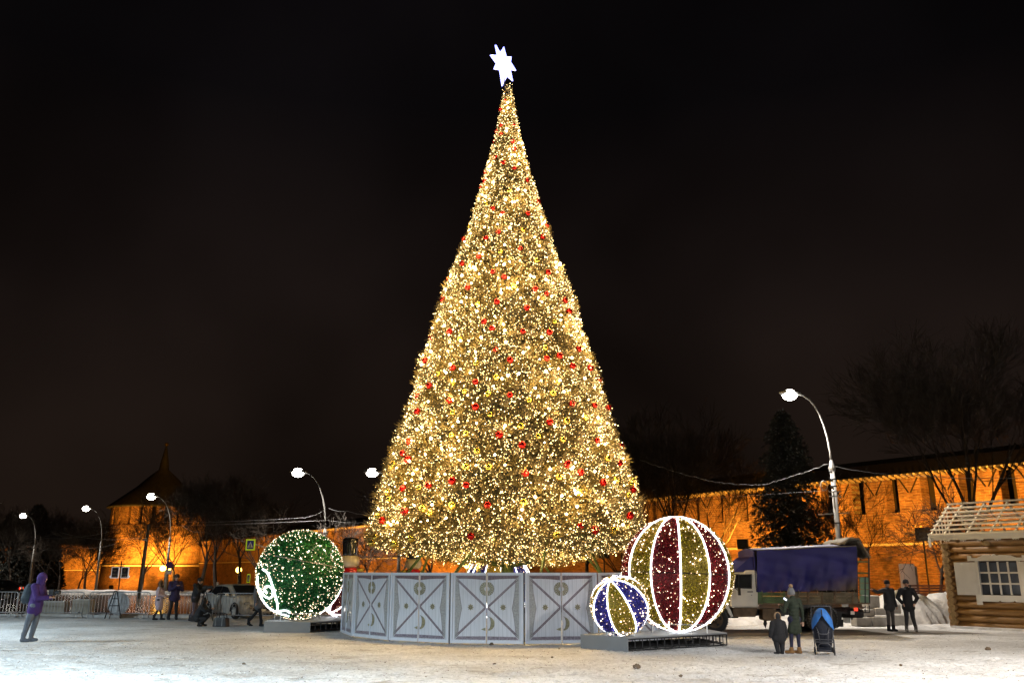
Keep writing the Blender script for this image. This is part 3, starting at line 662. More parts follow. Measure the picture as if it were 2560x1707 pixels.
# ============================================================ PANEL RING
RC = Vector((.35, 32.1, 0)); RR = 6.3; NP = 18
M['panel'] = mat('printed_panel_board', (.82, .83, .88), .22, 0, .0, 3, spec=.7, coat=.3)
def panelprint():
    m = M['panel']; t = m.node_tree; b = t.nodes['Principled BSDF']
    tc = N(t, 'ShaderNodeTexCoord'); w_ = N(t, 'ShaderNodeTexWave', bands_direction='X'); w_.inputs['Scale'].default_value = 2.6; w_.inputs['Distortion'].default_value = 0
    r = N(t, 'ShaderNodeValToRGB'); r.color_ramp.elements[0].color = (.58, .59, .64, 1); r.color_ramp.elements[0].position = .0; r.color_ramp.elements[1].position = .03; r.color_ramp.elements[1].color = (.82, .83, .89, 1)
    n = N(t, 'ShaderNodeTexNoise'); n.inputs['Scale'].default_value = 3; mp = N(t, 'ShaderNodeMapping'); mp.inputs['Scale'].default_value = (6, 1, .5)
    t.links.new(tc.outputs['Object'], mp.inputs[0]); t.links.new(mp.outputs[0], n.inputs['Vector'])
    mr_ = N(t, 'ShaderNodeMapRange'); mr_.inputs[3].default_value = .82; mr_.inputs[4].default_value = 1.12; t.links.new(n.outputs[0], mr_.inputs[0])
    h = N(t, 'ShaderNodeHueSaturation'); t.links.new(tc.outputs['Object'], w_.inputs['Vector']); t.links.new(w_.outputs['Fac'], r.inputs[0]); t.links.new(r.outputs[0], h.inputs['Color']); t.links.new(mr_.outputs[0], h.inputs['Value']); t.links.new(h.outputs[0], b.inputs['Base Color'])
    n2 = N(t, 'ShaderNodeTexNoise'); n2.inputs['Scale'].default_value = 1.6; bp = N(t, 'ShaderNodeBump'); bp.inputs['Strength'].default_value = .25; bp.inputs['Distance'].default_value = .03
    t.links.new(tc.outputs['Object'], n2.inputs['Vector']); t.links.new(n2.outputs[0], bp.inputs['Height']); t.links.new(bp.outputs[0], b.inputs['Normal'])
panelprint()
M['pframe'] = mat('panel_frame_white', (.86, .88, .95), .3, 0, .04, 3)
M['plum'] = mat('plum_brown_print', (.13, .085, .10), .35, 0, .5, 22, spec=.6)
M['plumlight'] = mat('pale_plum_print', (.27, .23, .27), .35, 0, .4, 18)
M['cream'] = mat('cream_border_print', (.40, .40, .40), .35, 0, .25, 20)
M['silver'] = mat('silver_gold_print', (.30, .28, .17), .4, .1, .25, 25)
M['outline'] = mat('dark_outline_print', (.16, .14, .12), .5, 0, .2, 10)
PW = 2*RR*math.sin(PI/NP)
def flat(poly, y, t_=.003):
    b = MB(); b.prism(poly, Matrix.Translation((0, y, 0)), -t_); return b
def leafparts(sd):
    """one half of a two-leaf panel; local x from 0 (outer edge) to W (middle seam), mirrored by sd"""
    W_ = PW/2-.035; Hh = 1.955; z0 = .03; g = []
    X = lambda x: x if sd < 0 else -x
    P = lambda pts: [(X(x), z) for x, z in pts]
    fr = MB(); fw = .055
    for a, c, e_, f_ in ((0, fw, z0, z0+Hh), (fw, W_, z0+Hh-fw, z0+Hh), (fw, W_, z0, z0+fw*1.3)):
        fr.box((X((a+c)/2), -.012, (e_+f_)/2), (c-a, .05, f_-e_))
    fr.box((X(W_-.008), -.006, z0+Hh/2), (.016, .036, Hh-2.5*fw)) 
    g.append(('frame', fr, M['pframe']))
    bd = MB(); bd.box((X((fw+W_)/2), .006, z0+Hh/2), (W_-fw-.001, .012, Hh-fw)); g.append(('board', bd, M['panel']))
    y = -.0005; z1 = z0+Hh-.085; zb = z0+.10
    # top plum band with a scalloped edge
    arc = [(W_-.02, z1), (.13, z1), (.16, z1-.055)]+[(.22+(W_-.24)*i/8, z1-.085-.045*(i/8)**2.5) for i in range(9)]
    g.append(('print_band', flat(P(arc), y), M['plum'])); g.append(('print_band', flat(P([(.14, zb), (W_-.02, zb), (W_-.02, zb+.095), (.22, zb+.085)]), y), M['plumlight']))
    # cream side board with a pointed inner edge
    zm = (z1+zb)/2-.02
    side = [(.13, z1-.01), (.21, z1-.09)]+[(.215+.11*max(0, 1-abs(s))**1.5, zm-s*(z1-zb)*.42) for s in np.linspace(-.95, .95, 13)]+[(.21, zb+.09), (.13, zb+.01)]
    g.append(('print_border', flat(P(side), y), M['cream']))
    g.append(('print_line', MB().tube([(X(a_+.006), y-.002, b_) for a_, b_ in side[1:-1]], .006, 4), M['plumlight']))
    # diagonal timbers of the X
    xm = W_-.01; zc = 1.02
    for s_, zz_ in ((1, z1-.10), (-1, zb+.10)):
        a = Vector((.17, 0, zz_)); c = Vector((xm, 0, zc)); d = (c-a).normalized(); nn_ = Vector((-d.z, 0, d.x))
        for o1, o2, mm_ in ((-.024, .024, 'plumlight'), (-.030, -.017, 'plum'), (.018, .028, 'plum')):
            q = [a+nn_*o1, c+nn_*o1, c+nn_*o2, a+nn_*o2]; g.append(('print_brace', flat(P([(v.x, v.z) for v in q]), y-(.0 if mm_ == 'plumlight' else .0035)-.0005, .002), M[mm_]))
    # half sunburst at the seam
    cx, cz, Rr = xm-.002, 1.53, .175
    for i in range(9):
        a0 = PI/2+PI*i/9+.03; a1 = a0+PI/9-.1
        g.append(('print_ray', flat(P([(cx+.06*math.cos(a0), cz+.06*math.sin(a0)), (cx+.06*math.cos(a1), cz+.06*math.sin(a1)), (cx+Rr*math.cos(a1), cz+Rr*math.sin(a1)), (cx+Rr*1.04*math.cos((a0+a1)/2), cz+Rr*1.04*math.sin((a0+a1)/2)), (cx+Rr*math.cos(a0), cz+Rr*math.sin(a0))]), y-.004, .012), M['silver']))
    g.append(('print_line', MB().tube([(X(cx+Rr*1.05*math.cos(PI/2+PI*i/10)), y-.002, cz+Rr*1.05*math.sin(PI/2+PI*i/10)) for i in range(11)], .006, 4), M['outline']))
    # small sun
    sx_, sz = W_*.56, 1.02; pts = []
    for i in range(16):
        a = PI*i/8; r_ = .095 if i % 2 == 0 else .058; pts.append((sx_+r_*math.cos(a), sz+r_*math.sin(a)))
    g.append(('print_sun', flat(P(pts), y-.002, .01), M['silver']))
    g.append(('print_sun', MB().tube([(X(sx_+.036*math.cos(PI*i/5)), y-.014, sz+.036*math.sin(PI*i/5)) for i in range(11)], .008, 4), M['outline']))
    # crescent moon: right leaf carries the moon, left leaf its tip
    mx_, mz, mr = (xm-.02, .57, .19)
    if sd > 0:
        out_ = [(mx_-mr*.0-mr*math.sin(a)*1.0, mz+mr*math.cos(a)) for a in np.linspace(.1, PI*.98, 12)]
        inn = [(mx_-mr*.45*math.sin(a), mz+.02+mr*.95*math.cos(a)) for a in np.linspace(PI*.98, .1, 9)]
        g.append(('print_moon', flat(P(out_+inn), y-.002, .01), M['silver']))
        g.append(('print_line', MB().tube([(X(a_), y-.012, b_) for a_, b_ in inn], .006, 4), M['outline']))
    else:
        g.append(('print_moon', flat(P([(xm-.14, mz-.155), (xm, mz-.10), (xm, mz-.19), (xm-.06, mz-.185)]), y-.002, .01), M['silver']))
    return [(n_, b_.mesh(n_, m_, False)) for n_, b_, m_ in g]
LP = {s: leafparts(s) for s in (-1, 1)}
pn = {0: 'third wide panel of the ring from the striped balls, with moon left of the seam', }
plab = {17: 'grey two-leaf printed panel in the middle of the ring front, under the tree trunk', 0: 'grey two-leaf printed panel mirroring the lit blue ball', 16: 'grey two-leaf printed panel left of the one under the trunk', 15: 'narrow-looking angled grey panel, third from the ring\'s left end', 14: 'steeply angled grey panel near the green ball', 13: 'leftmost panel of the ring, nearly edge-on beside the green ball',
        1: 'grey printed panel partly behind the blue and gold ball', 2: 'grey panel seen between the two striped balls', 3: 'grey panel hidden behind the big striped ball'}
for k in range(NP):
    if k not in (12, 13, 14, 15, 16, 17, 0, 1, 2, 3, 4): continue
    a0 = 2*PI*k/NP; a1 = 2*PI*(k+1)/NP
    p0 = RC+Vector((RR*math.sin(a0), -RR*math.cos(a0), 0)); p1 = RC+Vector((RR*math.sin(a1), -RR*math.cos(a1), 0)); mid = (p0+p1)/2
    t = thing('ring_panel', plab.get(k, {12: 'grey panel at the back left of the ring, behind its edge-on end', 4: 'grey panel at the right rear of the ring, behind the big ball'}.get(k)), 'fence panel', mid, math.atan2(p1.y-p0.y, p1.x-p0.x), group='grey printed panels around the Christmas tree')
    for sd in (-1, 1):
        lf = None
        for n_, me in LP[sd]:
            if n_ == 'frame':
                lf = link('leaf', me, t); lf.location = (-(PW/2-.022) if sd < 0 else (PW/2-.022), 0, 0); lf.rotation_euler = (0, 0, R_(-.8 if sd < 0 else .8)*random.uniform(.3, 1.5))
            else: link(n_, me, lf)
    MB().box((-PW/2, .03, .99), (.03, .03, 1.98)).build('post', M['darkmetal'], t)
    MB().box((0, .06, .99), (.012, .02, 1.96)).build('seam_batten', M['goldball'] if k % 3 else M['darkmetal'], t)

# ============================================================ LIT BALLS
def blades(P, Nn, L, wd):
    n = len(P); D = Nn+rng.normal(0, .9, (n, 3)); D /= np.linalg.norm(D, axis=1, keepdims=True)
    W = np.cross(D, rng.normal(0, 1, (n, 3))); W /= np.linalg.norm(W, axis=1, keepdims=True)
    V = np.stack([P-W*wd, P+W*wd, P+D*L*rng.uniform(.5, 1, (n, 1))], 1).reshape(-1, 3)
    return V, np.arange(n*3).reshape(-1, 3)
def ball(label, c, R, axis, e1, ng, cols, ropes=True, phase=0, nb=900, tins=900, cat='ball ornament', rope_r=.024, group=None, ground=0, ropeset=None, band=True):
    tins = int(tins*1.6); t = thing('light_ball', label, cat, c, group=group); A = Vector(axis).normalized(); E = Vector(e1); E = (E-A*E.dot(A)).normalized(); G = A.cross(E)
    def sp(lon, lat, r=1.0): return (A*math.sin(lat)+(E*math.cos(lon)+G*math.sin(lon))*math.cos(lat))*R*r
    An = np.array(A); En = np.array(E); Gn = np.array(G)
    for k in range(ng):
        l0 = 2*PI*k/ng+phase; l1 = 2*PI*(k+1)/ng+phase; nx = max(3, 36//ng); ny = 18; vs = []
        for i in range(ny+1):
            for j in range(nx+1): vs.append(sp(l0+(l1-l0)*j/nx, -PI/2+PI*i/ny))
        fs = [(i*(nx+1)+j, i*(nx+1)+j+1, (i+1)*(nx+1)+j+1, (i+1)*(nx+1)+j) for i in range(ny) for j in range(nx)]
        g = link('tinsel_gore', MB().add(vs, fs).mesh('tinsel_gore', M[cols[k % len(cols)]+'_base'], True), t)
        if tins:
            m_ = tins; lo = rng.uniform(l0, l1, m_); la = np.arcsin(rng.uniform(-1, 1, m_))
            Q = np.sin(la)[:, None]*An+np.cos(la)[:, None]*(np.cos(lo)[:, None]*En+np.sin(lo)[:, None]*Gn)
            V, Fc = blades(Q*R, Q, .07, .010); s = link('tinsel', npmesh('tinsel', V, Fc, M[cols[k % len(cols)]]), g, kind='stuff')
        if ropes and (ropeset is None or k in ropeset):
            b = MB(); b.tube([sp(l0, -PI/2+.04+(PI-.08)*i/30, 1.012+.004*(i % 2)) for i in range(31)], rope_r, 6); b.build('light_rope', M['rope'], t)
    if band:
        b = MB(); b.tube([sp(2*PI*i/48, .0, 1.008) for i in range(49)], .012, 5); b.build('seam_hoop', M['darkmetal'], t)
    Q = rng.normal(0, 1, (nb, 3)); Q /= np.linalg.norm(Q, axis=1, keepdims=True)
    V, Fc = octa(Q*(R+.03), (.006+.019*rng.random(nb)**2)*(1 if R > 1 else .85)); link('fairy_lights', npmesh('fairy_lights', V, Fc, M['bulbpink']), t, kind='stuff')
    if ground is not None:
        rr_ = R*.52; zb_ = ground-c[2]; zt = -math.sqrt(R*R-rr_*rr_)
        for i in range(8):
            a = 2*PI*i/8+.2; MB().tube([(rr_*math.cos(a), rr_*math.sin(a), zb_), (rr_*math.cos(a), rr_*math.sin(a), zt)], .014, 5).build('stand_leg', M['white'], t)
        MB().tube([(rr_*math.cos(2*PI*i/24), rr_*math.sin(2*PI*i/24), zt-.02) for i in range(25)], .018, 5).build('stand_ring', M['white'], t)
    return t, sp
def platform(label, pts, h, legs, boards, group=None):
    """low stage: deck plate, steel legs and rails, closed boards on the sides listed"""
    c0 = sum((Vector((*p, 0)) for p in pts), Vector())/len(pts); t = thing('stage_platform', label, 'platform', c0); q = [Vector((*p, 0))-c0 for p in pts]; n = len(q)
    b = MB(); b.add([v+Vector((0, 0, h-.035)) for v in q]+[v+Vector((0, 0, h)) for v in q], [tuple(range(n))[::-1], tuple(range(n, 2*n))]+[(i, (i+1) % n, n+(i+1) % n, n+i) for i in range(n)]); b.build('deck', M['platgrey'], t)
    for i in range(n):
        a, c = q[i], q[(i+1) % n]; L = (c-a).length; d = (c-a)/L; inn = -Vector((d.y, -d.x, 0))
        if i in boards:
            ang = math.atan2(d.y, d.x); MB().box((a+c)/2+Vector((d.y, -d.x, 0))*.012+Vector((0, 0, h/2+.002)), (L+.02, .024, h), ang).build('side_board', M['platgrey'], t)
        else:
            MB().bar(a+Vector((0, 0, .03))+inn*.03, c+Vector((0, 0, .03))+inn*.03, .03).build('bottom_rail', M['darkmetal'], t)
            MB().bar(a+Vector((0, 0, h-.055))+inn*.03, c+Vector((0, 0, h-.055))+inn*.03, .035).build('top_rail', M['darkmetal'], t)
            m_ = max(2, int(L/.24))
            for k in range(m_+1): p = a+d*(L*k/m_)+inn*.03; MB().bar(p+Vector((0, 0, .04)), p+Vector((0, 0, h-.07)), .022).build('leg', M['darkmetal'], t)
    for k in range(6):
        p = q[0].lerp(q[1], k/5.0) if n else 0; o = q[3 % n].lerp(q[2], k/5.0)
        MB().bar(p*.93+Vector((0, 0, .1)), o*.93+Vector((0, 0, .1)), .025).build('cross_beam', M['darkmetal'], t)
    return t
PA = (1.89, 24.7); PB = (3.02, 23.62); PC = (6.06, 25.5)
platform('grey stage with open framed side under the two striped balls', [PA, PB, PC, (5.75, 27.2), (2.75, 25.75)], .36, 1, (0,))
platform('grey stage with closed front board under the green ball', [(-8.53, 31.1), (-6.9, 30.9), (-5.75, 32.6), (-5.75, 35.3), (-9.2, 35.5)], .36, 1, (0,))
C1 = (colx(1692.7, 25.5), 25.5, 1.97)
ball('big red and gold striped ball with white light ropes, right of the tree', C1, 1.555, (.03, 0, 1), (math.sin(R_(-7.0)), -math.cos(R_(-7.0)), 0), 12, ['tgold', 'tred'], ropeset=(0, 1, 2, 4, 5, 6, 7, 8, 10, 11), nb=1500, tins=2600, ground=.36)
C2_ = (colx(1549.4, 24.35, 1513), 24.35, 1.13)
ball('small blue and gold ball tilted towards the viewer, left of the big striped ball', C2_, .77, (-.353, -.40, .84), (-.35, -.70, -.47), 8, ['tgold', 'tblue'], nb=620, tins=500, rope_r=.019, ground=.36, band=False)
C3 = (colx(1247, 41), 41, 1.42)
ball('blue and gold ball half hidden behind the panel ring under the trunk', C3, 1.5, (0, 0, 1), (0.1, -1, 0), 12, ['tblue', 'tblue', 'tgold'], nb=900, tins=300, ground=0)
C4 = (colx(751, 32.5), 32.5, 1.93)
g_, sp_g = ball('dark green ball dotted with warm lights, left of the panel ring', C4, 1.545, (.05, 0, 1), (0, -1, 0), 12, ['tgreen'], ropes=False, nb=1900, tins=2200, ground=.36, band=False)
MB().tube([sp_g(R_(a), R_(12-.12*(a-60)), 1.012) for a in range(-28, 70, 6)], .016, 5).build('silver_hoop', M['steel'], g_)
def onball(pts, r, rad=1.5, c=C4, R=1.545, k=1.015):
    """photo positions laid on the ball's near side"""
    o = []
    for px, py in pts:
        d = ray(px, py).normalized(); oc = Vector((0, 0, H))-Vector(c); b_ = oc.dot(d); disc = b_*b_-(oc.dot(oc)-(R*k)**2)
        p = Vector((0, 0, H))+d*(-b_-math.sqrt(max(0, disc))); p = (p-Vector(c)).normalized()*R*k; o.append(p)
    return o
def cr(p0): return [(500+x*.3872, 1100+y*.3872) for x, y in p0]
def spl(P, n=5):
    P = [Vector(p) for p in P]; Q = [P[0]]+P+[P[-1]]; o = []
    for i in range(1, len(Q)-2):
        for k in range(n):
            t = k/n; a, b_, c_, d_ = Q[i-1:i+3]; o.append(.5*((2*b_)+(c_-a)*t+(2*a-5*b_+4*c_-d_)*t*t+(3*b_-a-3*c_+d_)*t**3))
    o.append(P[-1]); return o
for P_ in ([(372, 875), (372, 935), (395, 1010), (440, 1075), (500, 1110), (575, 1135)], [(405, 832), (437, 858), (465, 930), (485, 1000), (500, 1060), (500, 1105)],
           [(432, 985), (418, 965), (425, 945), (450, 945), (468, 965), (468, 1000), (450, 1018), (425, 1010), (400, 985), (388, 955)], [(500, 1108), (530, 1100), (560, 1100), (582, 1112)],
           [(915, 958), (900, 1010), (870, 1060), (825, 1105), (780, 1138)]):
    MB().tube(spl(onball(cr(P_), 0)), .032, 6).build('light_rope', M['rope'], g_)
C5 = (-6.5, 34.5, 1.12)
ball('small red ball with white light ropes tucked behind the green ball', C5, .80, (-.5, -.45, -.74), (.5, -1, -.2), 9, ['tred'], nb=420, tins=500, rope_r=.02, ground=.36, band=False)

# ============================================================ NUTCRACKERS
M['nred'] = mat('glossy_red_paint', (.42, .01, .012), .15, 0, .05, 2, coat=.6); M['ncream'] = mat('glossy_cream_paint', (.66, .55, .34), .2, 0, .03, 2, coat=.6)
M['nblack'] = mat('glossy_black_paint', (.012, .012, .014), .08, 0, 0, coat=.8); M['ngold'] = mat('gold_paint', (.6, .42, .06), .3, .6, .1, 6)
def nutcracker(x, y, s, label):
    t = thing('nutcracker_figure', label, 'statue', (x, y, 0), PI+random.uniform(-.15, .15)); t.scale = (s, s, s)
    MB().lathe([(.45, 0), (.45, .15), (.4, .2)], 20).build('plinth', M['nblack'], t)
    for sx_ in (-1, 1):
        MB().lathe([(.15, .2), (.16, .5), (.15, 1.0), (.15, 1.25)], 14, (sx_*.17, 0, 0)).build('leg', M['nblack'], t, True)
        a = MB().cap((sx_*.43, 0, 1.95), (sx_*.46, .0, 1.35), .12, .10, 12).build('arm', M['nred'], t, True)
        MB().lathe([(.14, 2.0), (.17, 2.06), (.17, 2.12), (.06, 2.16)], 14, (sx_*.43, 0, 0)).build('epaulette', M['ngold'], t, True)
        MB().ell((sx_*.46, -.02, 1.22), .09, 10, 6).build('hand', M['ncream'], t, True)
    MB().lathe([(.30, 1.15), (.36, 1.3), (.34, 1.6), (.38, 1.95), (.36, 2.12), (.2, 2.2)], 22).build('body', M['nred'], t, True)
    MB().lathe([(.37, 1.5), (.38, 1.58), (.37, 1.66)], 22).build('belt', M['ngold'], t, True)
    MB().lathe([(.22, 2.18), (.36, 2.26), (.40, 2.42), (.385, 2.56), (.30, 2.66)], 24).build('head', M['ncream'], t, True)
    MB().ell((0, -.40, 2.42), (.05, .07, .06), 8, 6).build('nose', M['ncream'], t, True)
    for sx_ in (-1, 1): MB().ell((sx_*.14, -.37, 2.5), (.045, .03, .045), 8, 6).build('eye', M['nblack'], t, True)
    MB().lathe([(.31, 2.64), (.31, 2.72), (.325, 3.12), (.33, 3.26), (.29, 3.34), (.1, 3.38)], 24).build('hat', M['nblack'], t, True)
nutcracker(colx(873, 36.4), 36.4, 1.0, 'red-coated nutcracker figure with tall black hat, between green ball and panel ring')
nutcracker(colx(1033, 41), 41, .97, 'nutcracker figure behind the ring with its hat reaching into the tree skirt')

# ============================================================ STREET LAMPS
def street_lamp(px, py, Y, label, dx=1.3, hgt=9.3, power=900, col=(1, .93, .82), s=1.0, base=None, real=True, light=True, armto=-1, x=None):
    if x is None: hp = at(px, py, Y)
    else: hp = Vector((x, Y, hgt))
    zt = hp.z-2.75*s*.95; bx = hp.x-armto*dx
    t = thing('street_lamp', label, 'street lamp', (bx, Y, gz(bx, Y))); g0 = -gz(bx, Y)
    MB().tube([(0, 0, -.1), (0, 0, g0+zt*.5), (0, 0, g0+zt)], [.15, .125, .10], 10).build('pole', M['pole'], t, True)
    MB().lathe([(.13, zt-.25+g0), (.15, zt-.1+g0), (.13, zt+g0), (.06, zt+.25+g0)], 10).build('collar', M['pole'], t)
    pts = [(armto*dx*(1-math.cos(PI/2*i/8))*1.0*(i/8)**.2, 0, g0+zt+(hp.z-zt)*math.sin(PI/2*i/8)) for i in range(9)]
    MB().tube(pts, [.05-.015*i/8 for i in range(9)], 7).build('arm', M['pole'], t, True)
    hx = armto*dx; hz = hp.z+g0
    MB().ell((hx+armto*.28, 0, hz+.05), (.42*s, .2*s, .10*s), 12, 6).build('lamp_head', M['pole'], t, True)
    MB().ell((hx+armto*.30, 0, hz-.04), (.27*s, .24*s, .20*s), 14, 8).build('lamp_lens', M['lampglow'], t, True)
    for z in (zt-.6, zt-.9, zt*.62): MB().lathe([(.14, z+g0), (.15, z+.03+g0), (.14, z+.06+g0)], 10).build('band', M['darkmetal'], t)
    if light: lamp('lamp_light', 'SPOT', (hx+armto*.3, 0, hz-.27*s-.22), power, col, .18, t, aim=(hx+armto*.3, 0, 0), angle=155, blend=.9)
    return t, Vector((bx, Y, zt))
WARM = (1, .90, .78); COOL = (.70, .89, 1)
lp = []
lp.append(street_lamp(1991, 985, 37, 'tall street lamp with curved arm behind the blue truck', 1.25, power=5200, col=WARM, s=1.2))
lp.append(street_lamp(755, 1180, 66, 'bright street lamp above the green ball', 2.0, power=9000, col=WARM, s=1.7))
lp.append(street_lamp(940, 1180, 67, 'street lamp close to the left side of the Christmas tree', 2.0, power=8000, col=WARM, s=1.7))
lp.append(street_lamp(386, 1240, 87, 'street lamp in front of the round tower', 2.0, power=4000, col=WARM, s=1.6))
lp.append(street_lamp(222, 1270, 100, 'street lamp just left of the round tower', 1.9, power=3000, col=WARM, s=1.5))
lp.append(street_lamp(64, 1288, 112, 'second street lamp from the left edge', 1.7, power=2500, col=WARM, s=1.5))
lp.append(street_lamp(-32, 1318, 128, 'street lamp at the left edge with only its pole in view', 1.6, power=2500, col=WARM, s=1.3))
# lamps of the same square standing behind and beside the viewer: they light the snow in front
street_lamp(0, 0, 8, 'cool white street lamp beside the viewer on the left', 1.5, 10.0, power=50000, col=COOL, x=-13.5, armto=1)
street_lamp(0, 0, 26, 'cool white street lamp left of the square', 1.5, 8.5, power=22000, col=COOL, x=-25.5, armto=1)
street_lamp(0, 0, -1, 'street lamp behind the viewer on the right', 1.5, 9.5, power=60000, col=(.97, .96, 1), x=4.5, armto=1)
street_lamp(0, 0, 13, 'street lamp right of the square', 1.5, 9.5, power=15000, col=(1, .95, .89), x=14.5, armto=-1)
# details on the near pole
pt, top = lp[0]
MB().bar((-.75, 0, 4.35), (.55, 0, 4.42), .05).build('crossbar', M['pole'], pt)
MB().tube([(-.45+.14*math.cos(2*PI*i/12), -.1, 5.55+.20*math.sin(2*PI*i/12)) for i in range(13)], .025, 5).build('cable_coil', M['steel'], pt)
for z in (5.1, 5.3): MB().box((0, -.08, z), (.5, .05, .05)).build('bracket', M['pole'], pt)
# plain grey pole in front of the tower
x = colx(350, 76, 1460); t = thing('grey_pole', 'plain grey trolley pole left of the tower lamp post', 'pole', (x, 76, 0)); MB().tube([(0, 0, 0), (.2, 0, 6.0)], [.17, .13], 10).build('pole', M['pole'], t, True); MB().lathe([(.22, 4.6), (.23, 4.7), (.22, 4.8)], 10).build('band', M['steel'], t)
M['cablegrey'] = mat('frosted_cable', (.10, .10, .10), .7, 0, .4, 3)
# overhead wires
def wire(label, pts, sag=.4, r=.014, wob=0):
    P = []; n = 22
    for i in range(len(pts)-1):
        a, b_ = Vector(pts[i]), Vector(pts[i+1])
        for k in range(n):
            u = k/n; P.append(a.lerp(b_, u)+Vector((0, 0, -sag*4*u*(1-u)+random.uniform(-1, 1)*wob)))
    P.append(Vector(pts[-1])); t = thing('overhead_cable', label, 'cable', P[0]); MB().tube([p-P[0] for p in P], r*.75, 4).build('cable', M['cablegrey'], t)
w0 = at(2067, 1160, 36.9)
wire('sagging frosted cable from the right lamp post down behind the Christmas tree', [w0, at(1905, 1212, 40), at(1780, 1203, 42), at(1600, 1150, 46)], .05, .016, .03)
wire('taut cable from the right lamp post to the right edge', [w0, at(2250, 1186, 40), at(2600, 1192, 36)], .1, .016, .02)
wire('thin cable crossing the spruce', [at(1620, 1262, 48), at(1760, 1245, 46), at(2066, 1225, 37)], .02, .009)
wire('cable in front of the wall slots at the right', [at(2120, 1206, 50), at(2300, 1185, 50), at(2600, 1204, 50)], .15, .02)
wire('upper cable left of the middle lamp post', [at(400, 1305, 70), at(760, 1294, 67), at(816, 1272, 66)], .1, .014, .02)
wire('lower cable left of the middle lamp post', [at(180, 1318, 70), at(820, 1300, 66), at(930, 1305, 60)], .1, .014)
wire('cable from the middle lamp post towards the tree', [at(822, 1270, 66), at(870, 1277, 60), at(930, 1284, 55)], .1, .016)
wire('drooping cable right of the tower lamp post', [at(455, 1312, 86), at(510, 1330, 80), at(640, 1335, 70)], .25, .016)
wire('trolley wire between the left lamp posts', [at(-20, 1360, 90), at(110, 1345, 88), at(300, 1322, 84)], .3, .02, .02)
wire('second trolley wire at the left', [at(0, 1372, 80), at(200, 1368, 82), at(290, 1358, 84)], .2, .02)
wire('trolley wire from the tower pole to the left edge', [at(-20, 1350, 95), at(150, 1330, 92), at(352, 1344, 84)], .4, .02)

# sodium park lanterns
def lantern(pxs, py, Y, label, zb=None):
    p = at(pxs[0], py, Y); x0 = sum(colx(q, Y, py) for q in pxs)/len(pxs); g = gz(x0, Y)
    t = thing('park_lantern', label, 'lantern', (x0, Y, g)); z = p.z-g
    MB().tube([(0, 0, 0), (0, 0, z-.2)], .06, 6).build('post', M['darkmetal'], t)
    for q in pxs:
        x = colx(q, Y, py)-x0
        if len(pxs) > 1: MB().bar((0, 0, z-.3), (x, 0, z-.3), .05).build('arm', M['darkmetal'], t)
        MB().ell((x, 0, z), .34 if Y > 100 else .22, 14, 10).build('globe', M['sodium'], t, True)
    l = lamp('lantern_light', 'POINT', (0, -.8, z), 700, (1, .5, .08), .3, t)
lantern((407, 420), 1420, 108, 'twin-globe yellow lantern behind the couple at the barrier')
lantern((597,), 1424, 104, 'single yellow lantern above the silver car')
lantern((1167,), 1413, 70, 'yellow lantern peeping over the panels under the tree')

# ============================================================ BARRIERS, SIGNS
def barrier_at(x0, y0, x1, y1, label):
    L = math.hypot(x1-x0, y1-y0); t = thing('crowd_barrier', label, 'crowd barrier', ((x0+x1)/2, (y0+y1)/2, 0), math.atan2(y1-y0, x1-x0), 'steel crowd barriers along the road')
    h = 1.12; a = L/2-.02; z0 = .22; r = .12
    loop = [(-a, 0, z0)]+[(-a+r*(1-math.cos(PI/2*i/4)), 0, h-r+r*math.sin(PI/2*i/4)) for i in range(5)]+[(a-r*(1-math.cos(PI/2*i/4)), 0, h-r+r*math.sin(PI/2*i/4)) for i in range(4, -1, -1)]+[(a, 0, z0), (-a, 0, z0)]
    MB().tube(loop, .022, 6).build('frame', M['steel'], t, True)
    n = max(8, int(L/.155)); me = MB().tube([(0, 0, z0+.02), (0, 0, h-.02)], .0105, 5).mesh('upright', M['steel'])
    for i in range(1, n): o = link('upright', me, t); o.location = (-a+2*a*i/n, 0, 0)
    for s_ in (-1, 1): MB().tube([(s_*(a-.12), -.28, .0), (s_*(a-.12), -.14, .2), (s_*(a-.12), 0, .26), (s_*(a-.12), .14, .2), (s_*(a-.12), .28, 0)], .02, 6).build('foot', M['steel'], t, True)
def gp(px, Y): return colx(px, Y, 1545), Y
for pa, pb, Ya, Yb, lb in ((-62, 38, 41.4, 41.3, 'crowd barrier cut by the left edge'), (38, 204, 41.3, 40.9, 'crowd barrier behind the purple jacket'), (217, 371, 40.7, 40.3, 'crowd barrier behind the round sign back'), (401, 531, 39.6, 38.9, 'crowd barrier in front of the photographer and couple'), (536, 690, 38.8, 38.3, 'crowd barrier in front of the silver car')):
    barrier_at(*gp(pa, Ya), *gp(pb, Yb), lb)
# concrete blocks behind the barrier
M['conc'] = mat('pale_concrete', (.36, .34, .29), .85, 0, .2, 3, .3, 12)
for pa, pb, Y, h, lb in ((97, 180, 43, .62, 'long pale concrete block behind the barrier at the purple jacket'), (194, 243, 42.6, .72, 'grey concrete block left of the round sign')):
    xa, xb = colx(pa, Y), colx(pb, Y); t = thing('concrete_block', lb, 'concrete block', ((xa+xb)/2, Y, 0)); L = xb-xa
    MB().prism([(-L/2, 0), (L/2, 0), (L/2-.04, h), (-L/2+.04, h)], Matrix.Translation((0, -.25, 0)), .5).build('block', M['conc'], t); MB().box((0, 0, h+.02), (L-.1, .46, .04)).build('snow_cap', M['snow'], t)
